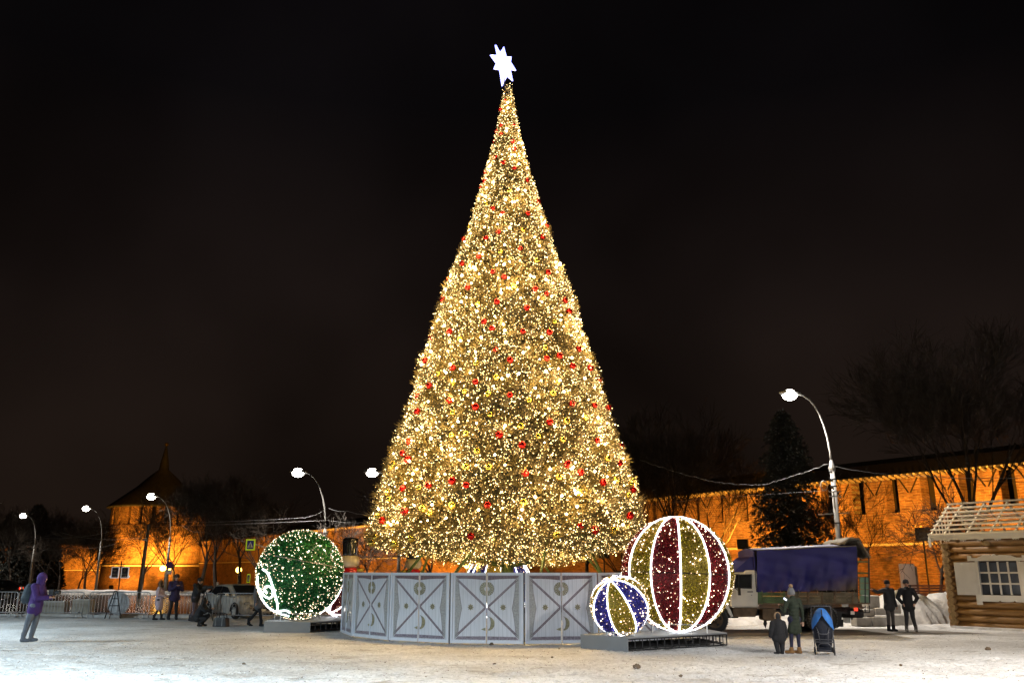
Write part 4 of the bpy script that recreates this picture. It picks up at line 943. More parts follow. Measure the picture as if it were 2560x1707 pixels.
# round sign seen from behind on a black easel
x = colx(292, 40.6, 1520); t = thing('portable_sign', 'back of a round grey traffic sign on a black folding stand', 'sign', (x, 40.3, 0))
MB().lathe([(.0, 0), (.48, 0), (.50, .01), (.48, .02), (0, .021)], 20, (0, .45, .62), Matrix.Rotation(PI/2, 3, 'X')).build('sign_plate', M['steel'], t)
for a, b_ in (((-.36, 0, .0), (-.07, 0, 1.12)), ((.36, 0, 0), (.07, 0, 1.12)), ((-.02, -.3, 0), (0, 0, 1.12)), ((-.20, 0, .55), (.20, 0, .55)), ((-.13, 0, .85), (.13, 0, .85))): MB().tube([a, b_], .024, 6).build('stand_bar', M['darkmetal'], t)
MB().tube([(-.08, 0, 1.1), (-.05, 0, 1.17), (.05, 0, 1.17), (.08, 0, 1.1)], .024, 6).build('hinge', M['darkmetal'], t)
# pedestrian crossing sign on an arm
M['signyel'] = mat('glowing_sign_yellow', (.62, .78, .03), .5, 0, 0, em=(.6, .8, .03), ems=.25, sample=False); M['signblue'] = mat('sign_blue', (.03, .03, .32), .5, 0, 0); M['signwhite'] = mat('sign_white', (.8, .8, .8), .5, 0, 0); M['signblack'] = mat('sign_black', (.01, .01, .01), .5, 0, 0)  # the yellow plate has a faint added glow of its own
def cross_sign(px, py, Y, w_, label, arm=None, wide=1.0, pole=True):
    p = at(px, py, Y); t = thing('crossing_sign', label, 'traffic sign', (p.x, Y, p.z)); a = w_/2; hh = a*1.18
    MB().box((0, .02, 0), (w_*wide, .03, 2*hh)).build('sign_plate', M['signyel'], t)
    pl = MB().box((0, .0, 0), (w_*.70*wide, .012, 2*hh*.74)).build('blue_field', M['signblue'], t)
    k = a*.62; flat([(-k*wide, -k*.95), (k*wide, -k*.95), (0, k*1.05)], -.008, .006).build('white_triangle', M['signwhite'], t)
    f = MB(); f.tube([(0, 0, .1*k), (-.02*k, 0, -.25*k)], .09*k, 5); f.tube([(-.02*k, 0, -.25*k), (-.25*k, 0, -.8*k)], .07*k, 4); f.tube([(-.02*k, 0, -.25*k), (.22*k, 0, -.8*k)], .07*k, 4); f.tube([(0, 0, .05*k), (-.22*k, 0, -.2*k)], .05*k, 4); f.tube([(0, 0, .05*k), (.2*k, 0, -.25*k)], .05*k, 4); f.ell((0, 0, .27*k), .11*k, 8, 5)
    f.v = [(x_*wide, -.018+y_*.1, z_) for x_, y_, z_ in f.v]; f.build('walking_figure', M['signblack'], t)
    for s_ in (-.3, 0, .3): flat([((s_-.09)*k*wide, -.92*k), ((s_+.09)*k*wide, -.92*k), ((s_+.05)*k*wide, -.84*k), ((s_-.05)*k*wide, -.84*k)], -.016, .003).build('zebra_bar', M['signblack'], t)
    if arm: MB().tube([(a, .06, .02), (arm, .06, -.35)], .04, 6).build('arm', M['white'], t); MB().tube([(arm, .06, .1), (arm, .06, -p.z)], .07, 8).build('post', M['pole'], t)
    else: MB().tube([(0, .06, hh), (0, .06, -p.z)], .035, 6).build('post', M['darkmetal'], t)
cross_sign(626, 1361, 47, .50, 'yellow-bordered pedestrian crossing sign on an arm left of the green ball', 1.6)
cross_sign(621, 1445, 60, .48, 'small crossing sign seen at an angle low beside the green ball', None, .45)
# two framed posters on a post
p = at(301, 1431, 84); t = thing('poster_board', 'pair of white-framed dark posters on a thin post in front of the tower', 'poster board', (p.x, 84, 0)); MB().tube([(0, 0, 0), (0, 0, 3.0)], .06, 6).build('post', M['darkmetal'], t)
M['postframe'] = mat('glowing_white_frame', (.8, .8, .8), .5, 0, 0, em=(1, .95, .9), ems=.35, sample=False); M['poster'] = mat('dark_poster_print', (.05, .055, .09), .5, 0, .9, 3.0); M['posterpale'] = mat('grey_poster_print', (.35, .30, .30), .5, 0, .5, 6); M['postertext'] = mat('pale_print', (.5, .5, .5), .5, 0, .1)  # faint glow added so the white frames look lit
for s_ in (-1, 1):
    cx = s_*.46; z = p.z
    b = MB().prism([(cx-.36, z-.5), (cx+.36, z-.5), (cx+.36, z+.52), (cx-.36, z+.52)], Matrix.Translation((0, -.1, 0)), .06).build('frame', M['postframe'], t)
    MB().prism([(cx+s_*.36, z-.52), (cx+s_*.52, z-.36), (cx+s_*.36, z-.2)][::s_], Matrix.Translation((0, -.1, 0)), .05).build('frame_corner', M['postframe'], t)
    MB().box((cx, -.115, z+.02), (.58, .01, .9)).build('poster', M['poster'], t)
    MB().ell((cx-.05, -.125, z+.22), (.11 if s_ > 0 else .22, .006, .15 if s_ > 0 else .08), 10, 6).build('picture', M['posterpale'], t)
    MB().box((cx, -.124, z-.12), (.46, .006, .05)).build('title_line', M['postertext'], t)
    MB().box((cx, -.124, z-.30), (.36, .006, .14)).build('text_block', M['posterpale'], t)
# small traffic signs on the tower lamp post
tp, tt = lp[3]
MB().lathe([(0, 0), (.34, 0), (.34, .03), (0, .03)], 18, (.28, -.2, 2.65), Matrix.Rotation(PI/2, 3, 'X')).build('round_sign', mat('no_stopping_sign', (.10, .03, .16), .5, 0, .3), tp)
MB().box((.30, -.2, 2.0), (.5, .03, .42)).build('plate_sign', M['postertext'], tp)
# ============================================================ WHEELS
def wheel(parent, x, y, r, wd, spokes, tread=False, rimc=None, side=-1, name='wheel', rz=0):
    """axle along local y; side -1 shows the outer face towards -y"""
    rot = Matrix.Rotation(PI/2, 3, 'X'); e = link(name, None, parent); e.location = (x, y, r); e.rotation_euler = (0, 0, rz)
    w2 = wd/2; MB().lathe([(r*.60, -w2), (r*.92, -w2), (r, -w2*.7), (r, w2*.7), (r*.92, w2), (r*.6, w2), (r*.60, -w2)], 28, M=rot, ends=False).build('tyre', M['black'], e, True)
    rc = rimc or M['steel']
    MB().lathe([(0.001, -.1*w2), (r*.2, 0), (r*.34, w2*.35), (r*.56, w2*.8), (r*.62, w2*1.04), (r*.64, w2*1.0)], 24, M=rot, ends=False).build('rim', rc, e, True)
    if spokes:
        b = MB()
        for k in range(spokes):
            a = 2*PI*k/spokes+.3; b.bar((0, -w2*.9, 0), (r*.58*math.cos(a), -w2*.95, r*.58*math.sin(a)), .07, .03, (0, 1, 0))
        b.build('spoke_star', M['silverpaint'], e)
        MB().lathe([(0.001, 0), (r*.12, 0), (r*.12, .02), (0.001, .03)], 12, (0, -w2*.95, 0), rot).build('hub_cap', M['silverpaint'], e)
    else:
        MB().lathe([(0.001, .16), (r*.10, .15), (r*.14, .06), (r*.26, .05), (r*.27, 0)], 16, (0, -w2*.4, 0), rot).build('hub', rc, e, True)
        for k in range(6): a = PI*k/3; MB().ell((r*.2*math.cos(a), -w2*.75, r*.2*math.sin(a)), .022, 6, 4).build('wheel_nut', M['darkmetal'], e)
        for k in range(5): a = 2*PI*k/5+.2; MB().ell((r*.45*math.cos(a), -w2*.75, r*.45*math.sin(a)), (.05, .02, .05), 8, 5).build('rim_hole', M['black'], e)
    if tread:
        b = MB()
        for k in range(34):
            a = 2*PI*k/34; ca, sa = math.cos(a), math.sin(a)
            for q in (-1, 1):
                Mx = Matrix(((ca, 0, -sa), (0, 1, 0), (sa, 0, ca)))
                b.box((r*1.005*ca, q*w2*.62, r*1.005*sa), (.035, w2*.66, .05), M=Mx)
        o = b.build('tread', M['treadsnow'], e, kind='stuff')
    return e
M['silverpaint'] = mat('silver_car_paint', (.78, .76, .71), .3, .05, .04, 2, coat=.6)
M['treadsnow'] = mat('snowy_rubber', (.09, .09, .09), .8, 0, .8, 9)
M['cabwhite'] = mat('dirty_cream_cab_paint', (.80, .77, .70), .4, 0, .10, 2.2, coat=.2); M['dirt'] = mat('muddy_brown_steel', (.13, .09, .055), .8, 0, .35, 5)
M['bedgreen'] = mat('worn_green_boards', (.075, .13, .055), .75, 0, .45, 2.5, .2, 20); M['bedbrown'] = mat('dirty_olive_boards', (.13, .11, .07), .8, 0, .4, 3)
M['palegreen'] = mat('pale_green_boards', (.16, .26, .17), .7, 0, .2, 3)
M['tarp'] = tarpm = mat('blue_tarpaulin', (.012, .010, .13), .6, 0, .25, .9, .35, 2.0); M['tarpdirt'] = M['tarp']; M['canvas'] = mat('folded_grey_canvas', (.16, .14, .11), .8, 0, .35, 4, .4, 8)
M['red'] = mat('red_tail_lens', (.5, .02, .02), .2, 0, 0, em=(1, .05, .02), ems=1.6, sample=False)

# brown road dirt thrown up over the lower rear of the tarpaulin
def tarpdirt():
    t = tarpm.node_tree; b = t.nodes['Principled BSDF']; s_ = b.inputs['Base Color'].links[0].from_socket; tc = N(t, 'ShaderNodeTexCoord'); sp = N(t, 'ShaderNodeSeparateXYZ'); t.links.new(tc.outputs['Object'], sp.inputs[0])
    def mth(op, a, c): m_ = N(t, 'ShaderNodeMath', operation=op); [t.links.new(v, m_.inputs[i]) if not isinstance(v, (int, float)) else setattr(m_.inputs[i], 'default_value', v) for i, v in enumerate((a, c))]; return m_.outputs[0]
    n = N(t, 'ShaderNodeTexNoise'); n.inputs['Scale'].default_value = 1.6; n.inputs['Detail'].default_value = 6; t.links.new(tc.outputs['Object'], n.inputs['Vector'])
    v = mth('ADD', mth('MULTIPLY', sp.outputs['X'], .42), mth('MULTIPLY', sp.outputs['Z'], -1.15)); v = mth('ADD', v, mth('MULTIPLY', n.outputs[0], 1.1))
    r = N(t, 'ShaderNodeMapRange'); r.inputs[1].default_value = -.85; r.inputs[2].default_value = -.05; t.links.new(v, r.inputs[0])
    mx = N(t, 'ShaderNodeMix', data_type='RGBA'); t.links.new(r.outputs[0], mx.inputs[0]); t.links.new(s_, mx.inputs[6]); mx.inputs[7].default_value = (.09, .06, .035, 1); t.links.new(mx.outputs[2], b.inputs['Base Color'])
tarpdirt()
# ============================================================ TRUCK
TYK = 30.75
def tz(cy, Y=TYK): return at(1900, 1300+cy*.2596, Y).z
def tx(cx, Y=TYK): return colx(1750+cx*.2596, Y)
tr = thing('cargo_truck', 'cream-cabbed truck with blue tarpaulin and green wooden bed, behind the woman with stroller', 'truck', (tx(800), TYK+1.1, 0)); O = Vector((tx(800), TYK+1.1, 0))
def TP(cx, cy, y=0): p_ = at(1750+cx*.2596, 1300+cy*.2596, TYK); return (p_.x-O.x, p_.z)
yn = -1.05; yf = 1.05
def side(name, pts, m, y0=yn, y1=yf, parent=tr, bev=0):
    b = MB(); b.prism([TP(*p) for p in pts], Matrix.Translation((0, y0, 0)), y1-y0); o = b.build(name, m, parent)
    if bev: md = o.modifiers.new('bevel', 'BEVEL'); md.width = bev; md.segments = 2; md.limit_method = 'ANGLE'
    return o
side('cab', [(292, 640), (300, 840), (575, 840), (575, 600), (547, 480), (440, 480), (430, 502), (340, 502), (322, 520)], M['cabwhite'], bev=.05)
hood = side('hood', [(60, 690), (75, 850), (300, 850), (294, 640), (250, 640)], M['cabwhite'], yn+.12, yf-.12, bev=.06)
side('front_fender', [(20, 860), (70, 790), (170, 775), (250, 790), (285, 830), (325, 925), (300, 935), (262, 860), (225, 820), (160, 805), (90, 820), (45, 880)], M['cabwhite'], yn-.02, yn+.35, bev=.015)
side('bumper', [(10, 880), (10, 940), (45, 940), (45, 880)], M['darkmetal'], yn+.05, yf-.05)
MB().ell((TP(75, 780)[0]-.05, yn+.25, TP(75, 780)[1]), (.05, .11, .11), 12, 8).build('headlight', M['glass'], tr)
side('step_box', [(325, 843), (332, 930), (540, 930), (560, 843)], M['dirt'], yn+.02, yn+.5)
door = side('door', [(300, 652), (304, 828), (518, 828), (522, 640), (505, 515), (350, 517)], M['cabwhite'], yn-.018, yn+.02, bev=.012)
def dp(name, pts, m, y0, y1): b = MB(); b.prism([TP(*p) for p in pts], Matrix.Translation((0, y0, 0)), y1-y0); return b.build(name, m, door)
dp('window_glass', [(334, 645), (352, 528), (495, 524), (495, 650)], M['glass'], yn-.022, yn-.012)
b = MB(); fr_ = [(330, 649), (350, 524), (499, 520), (499, 654), (330, 649)]; b.tube([(TP(*p)[0], yn-.024, TP(*p)[1]) for p in fr_], .018, 5); b.build('window_frame', M['black'], door)
MB().bar((TP(375, 520)[0], yn-.028, TP(375, 520)[1]), (TP(375, 652)[0], yn-.028, TP(375, 652)[1]), .03).build('quarter_bar', M['black'], door)
dp('door_handle', [(458, 683), (458, 692), (510, 692), (510, 683)], M['black'], yn-.05, yn-.02)
dp('keyhole', [(497, 716), (497, 724), (502, 724), (502, 716)], M['black'], yn-.03, yn-.018)
# windscreen on the sloping front
a, c_ = TP(296, 640), TP(324, 522); b = MB(); b.add([(a[0]-.012, yn+.12, a[1]+.03), (a[0]-.012, yf-.12, a[1]+.03), (c_[0]-.012, yf-.15, c_[1]-.03), (c_[0]-.012, yn+.15, c_[1]-.03)], [(0, 1, 2, 3)]); b.build('windscreen', M['glass'], tr)
mb = MB(); mb.tube([(TP(293, 620)[0], yn-.02, TP(293, 620)[1]), (TP(350, 672)[0], yn-.28, TP(350, 672)[1])], .014, 5); mb.build('mirror_arm', M['black'], tr)
MB().box((TP(360, 684)[0], yn-.30, TP(360, 684)[1]), (.07, .14, .24)).build('mirror', M['black'], tr)
mb = MB(); mb.tube([(TP(318, 520)[0], yn-.02, TP(318, 520)[1]), (TP(370, 520)[0], yn-.2, TP(370, 520)[1])], .014, 5); mb.build('upper_mirror_arm', M['black'], tr)
side('tarp_nose', [(330, 500), (435, 495), (545, 470), (545, 350), (495, 352)], M['tarp'], yn+.1, yf-.1)
side('cargo_box', [(552, 690), (552, 296), (1500, 252), (1500, 690)], M['slot'], yn+.05, yf-.05)
# tarpaulin with folds, near side, top and front
def tarp():
    nx, nz_ = 90, 30; vs = []; r = random.Random(5)
    for i in range(nx+1):
        for j in range(nz_+1):
            u, v = i/nx, j/nz_; cx = 548+(1508-548)*u; top_ = 290-45*u; bot = 690-20*u+5*math.sin(u*17)+3*math.sin(u*41)
            cy = bot+(top_-bot)*v; X, Z = TP(cx, cy)
            f = .022*math.sin(u*34+3*v)*(1-v)+.018*math.sin(u*13-4*v+1)*(1-v*.4)+.02*math.sin((u*9+v*7))*math.exp(-((v-.35)/.3)**2)+.012*math.sin(u*70-9*v)*(1-v)**2+.008*math.sin(v*23+u*11)
            vs.append((X, yn-.03-.06*(1-v)+f*1.8, Z))
    fs = [(i*(nz_+1)+j, (i+1)*(nz_+1)+j, (i+1)*(nz_+1)+j+1, i*(nz_+1)+j+1) for i in range(nx) for j in range(nz_)]
    k = len(vs)
    for i in range(nx+1):
        X, _, Z = vs[i*(nz_+1)+nz_]; vs.append((X, -.0, Z+.10)); vs.append((X, yf+.02, Z-.0)); vs.append((X, yf+.03, TP(900, 690)[1]))
    for i in range(nx):
        a = i*(nz_+1)+nz_; b_ = (i+1)*(nz_+1)+nz_; q = k+3*i; fs += [(a, b_, q+3, q), (q, q+3, q+4, q+1), (q+1, q+4, q+5, q+2)]
    b = MB(); b.add(vs, fs); b.build('tarpaulin', M['tarp'], tr, True)
    MB().prism([(yn, TP(550, 690)[1]), (yf, TP(550, 690)[1]), (yf, TP(550, 292)[1]), (0, TP(550, 292)[1]+.1), (yn, TP(550, 292)[1])], Matrix.Translation((TP(550, 690)[0]-.02, 0, 0)) @ Matrix.Rotation(PI/2, 4, 'Z'), -.03).build('tarpaulin_front', M['tarp'], tr)
    MB().tube([(TP(548, 291)[0], yn-.03, TP(548, 291)[1]), (TP(1508, 246)[0], yn-.03, TP(1508, 246)[1])], .02, 5).build('tarp_hem', M['canvas'], tr)
tarp()
for k in range(11):
    q = TP(590+k*88, 672-k*1.5); MB().tube([(q[0], yn-.10, q[1]), (q[0]+.03, yn-.12, q[1]-.10), (q[0]+.01, yn-.07, q[1]-.20)], .009, 4).build('tie_rope', M['canvas'], tr)
# wooden bed: boards and posts
edges = [598, 812, 1045, 1180, 1300, 1475, 1532]
side('bed_corner', [(560, 690), (560, 800), (598, 800), (598, 690)], M['bedgreen'], yn-.02, yn+.04)
for i in range(len(edges)-1):
    for a, c in ((692, 728), (730, 764), (766, 797)):
        side('side_plank', [(edges[i]+8, a), (edges[i]+8, c), (edges[i+1]-8, c), (edges[i+1]-8, a)], M['bedgreen'] if i < 1 else M['bedbrown'], yn-.01, yn+.02)
for e_ in edges[:-1]: side('stake', [(e_-8, 685), (e_-8, 808), (e_+8, 808), (e_+8, 685)], M['bedgreen'] if e_ < 900 else M['dirt'], yn-.04, yn+.03)
side('bed_floor', [(560, 798), (560, 812), (1640, 806), (1640, 792)], M['dirt'], yn-.02, yf)
side('chassis_rail', [(300, 880), (300, 935), (1600, 900), (1600, 850)], M['darkmetal'], -.5, -.35); side('chassis_rail', [(300, 880), (300, 935), (1600, 900), (1600, 850)], M['darkmetal'], .35, .5)
side('fuel_tank', [(612, 850), (612, 955), (640, 970), (735, 965), (745, 850)], M['dirt'], yn+.05, yn+.55, bev=.04)
side('air_tank', [(760, 870), (760, 930), (860, 930), (860, 870)], M['darkmetal'], -.6, -.2)
side('engine_block', [(120, 840), (120, 950), (420, 950), (420, 840)], M['darkmetal'], -.4, .4)
side('axle', [(1130, 950), (1130, 985), (1260, 985), (1260, 950)], M['darkmetal'], -.7, .7); side('axle', [(130, 965), (130, 990), (190, 990), (190, 965)], M['darkmetal'], -.7, .7)
side('rear_mudguard', [(985, 815), (1000, 850), (1080, 835), (1240, 815), (1320, 900), (1330, 880), (1250, 800)], M['darkmetal'], yn, yn+.5)
side('mud_flap', [(1330, 880), (1330, 1040), (1372, 1010), (1378, 880)], M['black'], yn+.05, yn+.45)
side('mud_flap', [(1400, 960), (1400, 1030), (1418, 1030), (1418, 960)], M['black'], yn+.3, yn+.6)
side('tank_hanger', [(640, 965), (632, 1000), (648, 1030), (658, 1055), (656, 1025), (668, 995), (660, 965)], M['black'], yn+.2, yn+.24)
# open tail: hoops, flap thrown over the roof, tailgate
for cx in (1525, 1640):
    for y in (yn+.02, yf-.02): MB().bar((TP(cx, 800)[0], y, TP(cx, 800)[1]), (TP(cx-10, 270)[0], y, TP(cx-10, 270)[1]), .04).build('hoop_post', M['darkmetal'], tr)
MB().bar((TP(1632, 270)[0], yn, TP(1632, 270)[1]), (TP(1632, 270)[0], yf, TP(1632, 270)[1]), .04).build('hoop_top', M['darkmetal'], tr)
side('tail_drape', [(1505, 250), (1520, 560), (1640, 620), (1648, 300), (1560, 262)], M['tarp'], yf-.1, yf-.06)
for cy in (390, 500, 545): side('inner_slat', [(1510, cy), (1510, cy+14), (1642, cy+16), (1642, cy+2)], M['bedgreen'], yn+.1, yn+.13)
for k, (a, c) in enumerate(((545, 600), (603, 660), (663, 720), (723, 790))):
    side('tailgate_plank', [(1545, a), (1545, c), (1592, c+2), (1592, a+2)], M['palegreen'], yn, yn+.04); side('tailgate_plank', [(1596, a+4), (1596, c+4), (1642, c+4), (1642, a+6)], M['palegreen'], yn+.02, yn+.06)
side('tailgate_stake', [(1590, 540), (1590, 796), (1600, 796), (1600, 542)], M['darkmetal'], yn-.02, yn+.0)
r = random.Random(9); b = MB(); vs = []; nx, ny = 16, 10
for i in range(nx+1):
    for j in range(ny+1):
        u, v = i/nx, j/ny; cx = 1385+265*u; cy = 235-55*math.sin(PI*min(1, u*1.15))**.7+max(0, u-.6)*330+8*math.sin(u*19+v*9); X, Z = TP(cx, cy); vs.append((X, yn-.06+2.1*v+.05*math.sin(u*13), Z+.03*math.sin(v*14+u*6)+.04))
b.add(vs, [(i*(ny+1)+j, (i+1)*(ny+1)+j, (i+1)*(ny+1)+j+1, i*(ny+1)+j+1) for i in range(nx) for j in range(ny)]); o = b.build('thrown_back_flap', M['canvas'], tr, True); md = o.modifiers.new('thick', 'SOLIDIFY'); md.thickness = .05
side('tail_light', [(1495, 842), (1495, 872), (1528, 872), (1528, 842)], M['red'], yn+.02, yn+.06); side('number_plate', [(1468, 875), (1468, 908), (1505, 908), (1505, 875)], M['white'], yn+.1, yn+.12)
e = wheel(tr, TP(1555, 900)[0], -.2, .40, .28, 0); e.location.z = TP(1500, 905)[1]; e.rotation_euler = (PI/2, 0, 0); e.name = 'spare_wheel'
for cx in (1610, 1650): side('rear_guard_bar', [(cx-3, 820), (cx-3, 890), (cx+3, 890), (cx+3, 820)], M['darkmetal'], yn+.1, yn+.14)
side('rear_guard_rail', [(1560, 884), (1560, 892), (1653, 892), (1653, 884)], M['darkmetal'], yn+.1, yn+.14)
xf = TP(155, 980)[0]; xr = TP(1197, 970)[0]
wheel(tr, xf, -.92, .44, .30, 0, True, M['dirt'], rz=R_(-14)); wheel(tr, xf+.35, .92, .44, .30, 0, True, M['dirt'], rz=R_(-14))
wheel(tr, xr, -.82, .465, .52, 0, True, M['dirt']); wheel(tr, xr, .82, .465, .52, 0, True, M['dirt'])

# ============================================================ CARS
def car(label, x, y, rz, paint, tail=None):
    t = thing('parked_car', label, 'car', (x, y, 0), rz)
    # stations front (+x) to rear: x, half width, z low, z belt/bonnet, roof z (None outside cabin), half width roof
    st = [(2.12, .62, .42, .60), (2.05, .74, .28, .72), (1.7, .82, .20, .84), (1.05, .86, .18, .95), (.3, .87, .18, .98), (-.6, .87, .18, 1.0), (-1.4, .86, .2, 1.03), (-1.85, .82, .26, 1.03), (-2.05, .76, .35, .95), (-2.1, .70, .45, .75)]
    b = MB(); vs = []; K = 10
    for X, w_, z0, z1 in st:
        for yy, z in ((-w_*.80, z0), (-w_*.97, z0+.10), (-w_, (z0+z1)/2), (-w_*.96, z1-.10), (-w_*.84, z1), (w_*.84, z1), (w_*.96, z1-.1), (w_, (z0+z1)/2), (w_*.97, z0+.1), (w_*.8, z0)): vs.append((X, yy, z))
    n = len(st); b.add(vs, [(i*K+j, i*K+(j+1) % K, (i+1)*K+(j+1) % K, (i+1)*K+j) for i in range(n-1) for j in range(K)]+[tuple(range(K)), tuple((n-1)*K+j for j in range(K))[::-1]])
    b.build('body', paint, t, True)
    cb = [(1.12, .76, .94, .80), (.25, .62, 1.40, .62), (-.35, .60, 1.47, .6), (-1.2, .58, 1.42, .58), (-1.95, .68, 1.02, .7)]
    b = MB(); vs = []
    for X, wt, zt, wb in cb: vs += [(X, -.80 if zt < 1.1 else -.79, .95), (X, -wt, zt-.04), (X, -wt*.85, zt), (X, wt*.85, zt), (X, wt, zt-.04), (X, .79, .95)]
    b.add(vs, [(i*6+j, i*6+j+1, (i+1)*6+j+1, (i+1)*6+j) for i in range(4) for j in range(5)]); b.build('cabin', paint, t, True)
    def pane(name, P): MB().add(P, [tuple(range(len(P)))]).build(name, M['glass'], t)
    for s_ in (-1, 1):
        pane('side_window', [(.85, s_*.815, 1.0), (.22, s_*.70, 1.33), (-.28, s_*.68, 1.38), (-.28, s_*.815, 1.0)]); pane('side_window', [(-.34, s_*.815, 1.0), (-.34, s_*.68, 1.38), (-1.05, s_*.68, 1.36), (-1.2, s_*.815, 1.02)]); pane('quarter_window', [(-1.28, s_*.815, 1.03), (-1.15, s_*.68, 1.34), (-1.6, s_*.76, 1.1)])
        MB().box((-.30, s_*.878, .62), (.012, .008, .55)).build('door_gap', M['black'], t)
        for X in (.05, -.8): MB().box((X-.12, s_*.885, .82), (.16, .03, .035)).build('door_handle', M['silverpaint'], t)
        MB().ell((.72, s_*.95, 1.0), (.08, .11, .07), 8, 6).build('mirror', paint, t, True)
        MB().ell((1.98, s_*.60, .66), (.13, .16, .09), 10, 6).build('headlight', M['headglass'], t, True)
        MB().ell((-2.03, s_*.66, .82), (.06, .12, .12), 10, 6).build('tail_light', M['red'] if tail else M['redoff'], t, True)
        for X in (1.33, -1.28): wheel(t, X, s_*.78, .315, .2, 5).rotation_euler = (0, 0, 0 if s_ < 0 else PI)
        for X in (1.33, -1.28): MB().tube([(X+.37*math.cos(PI*i/10), s_*.865, .315+.37*math.sin(PI*i/10)) for i in range(11)], .03, 5).build('wheel_arch', M['black'], t)
    P = [(1.09, -.68, 1.0), (1.09, .68, 1.0), (.30, .52, 1.40), (.30, -.52, 1.40)]; pane('windscreen', [(x_+.03, y_, z_+.02) for x_, y_, z_ in P]); pane('rear_window', [(-1.98, -.6, 1.07), (-1.98, .6, 1.07), (-1.30, .48, 1.41), (-1.30, -.48, 1.41)])
    MB().box((2.10, 0, .42), (.04, .8, .14)).build('grille', M['black'], t); MB().box((2.13, 0, .36), (.02, .45, .1)).build('number_plate', M['white'], t)
    return t
M['headglass'] = mat('headlamp_glass', (.5, .5, .5), .05, .3, 0, coat=1); M['redoff'] = mat('tail_lens_off', (.3, .01, .01), .2, 0, 0)
car('silver hatchback parked behind the barriers left of the green ball', colx(592, 41.2, 1520), 41.4, R_(-46), M['silverpaint'])
car('dark car with glowing red tail lights on the road at the left edge', colx(-18, 66), 66, R_(200), mat('dark_car_paint', (.03, .03, .035), .3, .4, 0, coat=.5), True)

# ============================================================ LOG HUT
d = Vector((.59, -.807, 0)).normalized(); nb_ = Vector((-d.y, d.x, 0))      # d: along the front to the right, nb_: away from the viewer
if nb_.y < 0: nb_ = -nb_
hp0 = gnd(2395, 1569); LW = 4.4; DP = 3.0
hut = thing('log_hut', 'log cabin kiosk with white carved window trim and open roof battens at the right edge', 'hut', hp0, math.atan2(d.y, d.x))
M['log'] = mat('honey_logs', (.19, .095, .024), .6, 0, .28, 2.5, .25, 10); M['logend'] = mat('cut_log_end', (.34, .22, .09), .7, 0, .3, 14); M['batten'] = mat('new_pine_battens', (.74, .66, .52), .6, 0, .12, 5); M['trim'] = mat('white_painted_trim', (.60, .58, .54), .5, 0, .05, 3)
def woodlog():
    m = M['log']; t = m.node_tree; n = [x for x in t.nodes if x.type == 'TEX_NOISE'][0]; mp = N(t, 'ShaderNodeMapping'); mp.inputs['Scale'].default_value = (.6, 6, 6); l = n.inputs['Vector'].links[0]; s_ = l.from_socket; t.links.remove(l); t.links.new(s_, mp.inputs[0]); t.links.new(mp.outputs[0], n.inputs['Vector'])
woodlog()
lr = .132; nlg = 13; pitch = .243
wx0, wx1, wz0, wz1 = 1.12, 2.50, 1.22, 2.36    # window opening
seg = lambda a, b_, z, r=lr: MB().tube([(a, 0, z), (b_, 0, z)], r, 12).mesh('log', M['log'], True)
for i in range(nlg):
    z = .13+i*pitch+random.uniform(-.004, .004); r = lr*random.uniform(.97, 1.03)
    if wz0-.12 < z < wz1+.1: parts = ((-.22, wx0-.02), (wx1+.02, LW+.2))
    else: parts = ((-.22, LW+.2),)
    for a, b_ in parts:
        o = link('log', seg(a, b_, z, r), hut)
        if a < 0: MB().lathe([(.001, 0), (r*.96, 0)], 12, (a-.002, 0, z), Matrix.Rotation(-PI/2, 3, 'Y')).build('log_end', M['logend'], hut)
    # side wall logs run away from the viewer, ends stick out towards him
    zz = z+pitch/2
    if i < nlg-1:
        MB().tube([(.0, -.24, zz), (.0, DP, zz)], r, 12).build('log', M['log'], hut, True)
        MB().lathe([(.001, 0), (r*.96, 0)], 12, (0, -.242, zz), Matrix.Rotation(PI/2, 3, 'X')).build('log_end', M['logend'], hut)
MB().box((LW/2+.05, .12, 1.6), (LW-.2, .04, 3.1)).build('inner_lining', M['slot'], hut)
MB().box((LW/2, -.05, .03), (LW+.2, .5, .12)).build('snowy_sill', M['snow'], hut)
MB().tube([(1.55, -.40, 3.02), (1.55, .3, 3.02)], .085, 12).build('beam_end', M['logend'], hut, True)
# eave board with scalloped lower edge
ex0, ex1, ez = -.48, LW+.6, 3.16
sc = []; u = ex1
while u > ex0+.2:
    sc += [(u, ez), (u-.34, ez), (u-.38, ez-.05), (u-.42, ez-.01), (u-.46, ez-.06), (u-.50, ez-.01), (u-.54, ez-.05), (u-.58, ez)]; u -= .62
sc += [(ex0, ez)]
MB().prism([(ex0, ez+.24), (ex1, ez+.24)]+sc, Matrix.Translation((0, -.42, 0)), .035).build('eave_board', M['trim'], hut)
MB().prism([(ex0-.0, ez+.12), (ex0+.0, ez-.22), (ex0+.04, ez-.26), (ex0+.1, ez-.2), (ex0+.1, ez+.12)], Matrix.Translation((0, -.46, 0)), .03).build('gable_tip', M['trim'], hut)
rise = 1.22; run = 1.72
for k in range(8):
    u = k/7; MB().box(((ex0+ex1)/2, -.40+run*u, ez+.22+rise*u), (ex1-ex0, .12, .06)).build('roof_batten', M['batten'], hut)
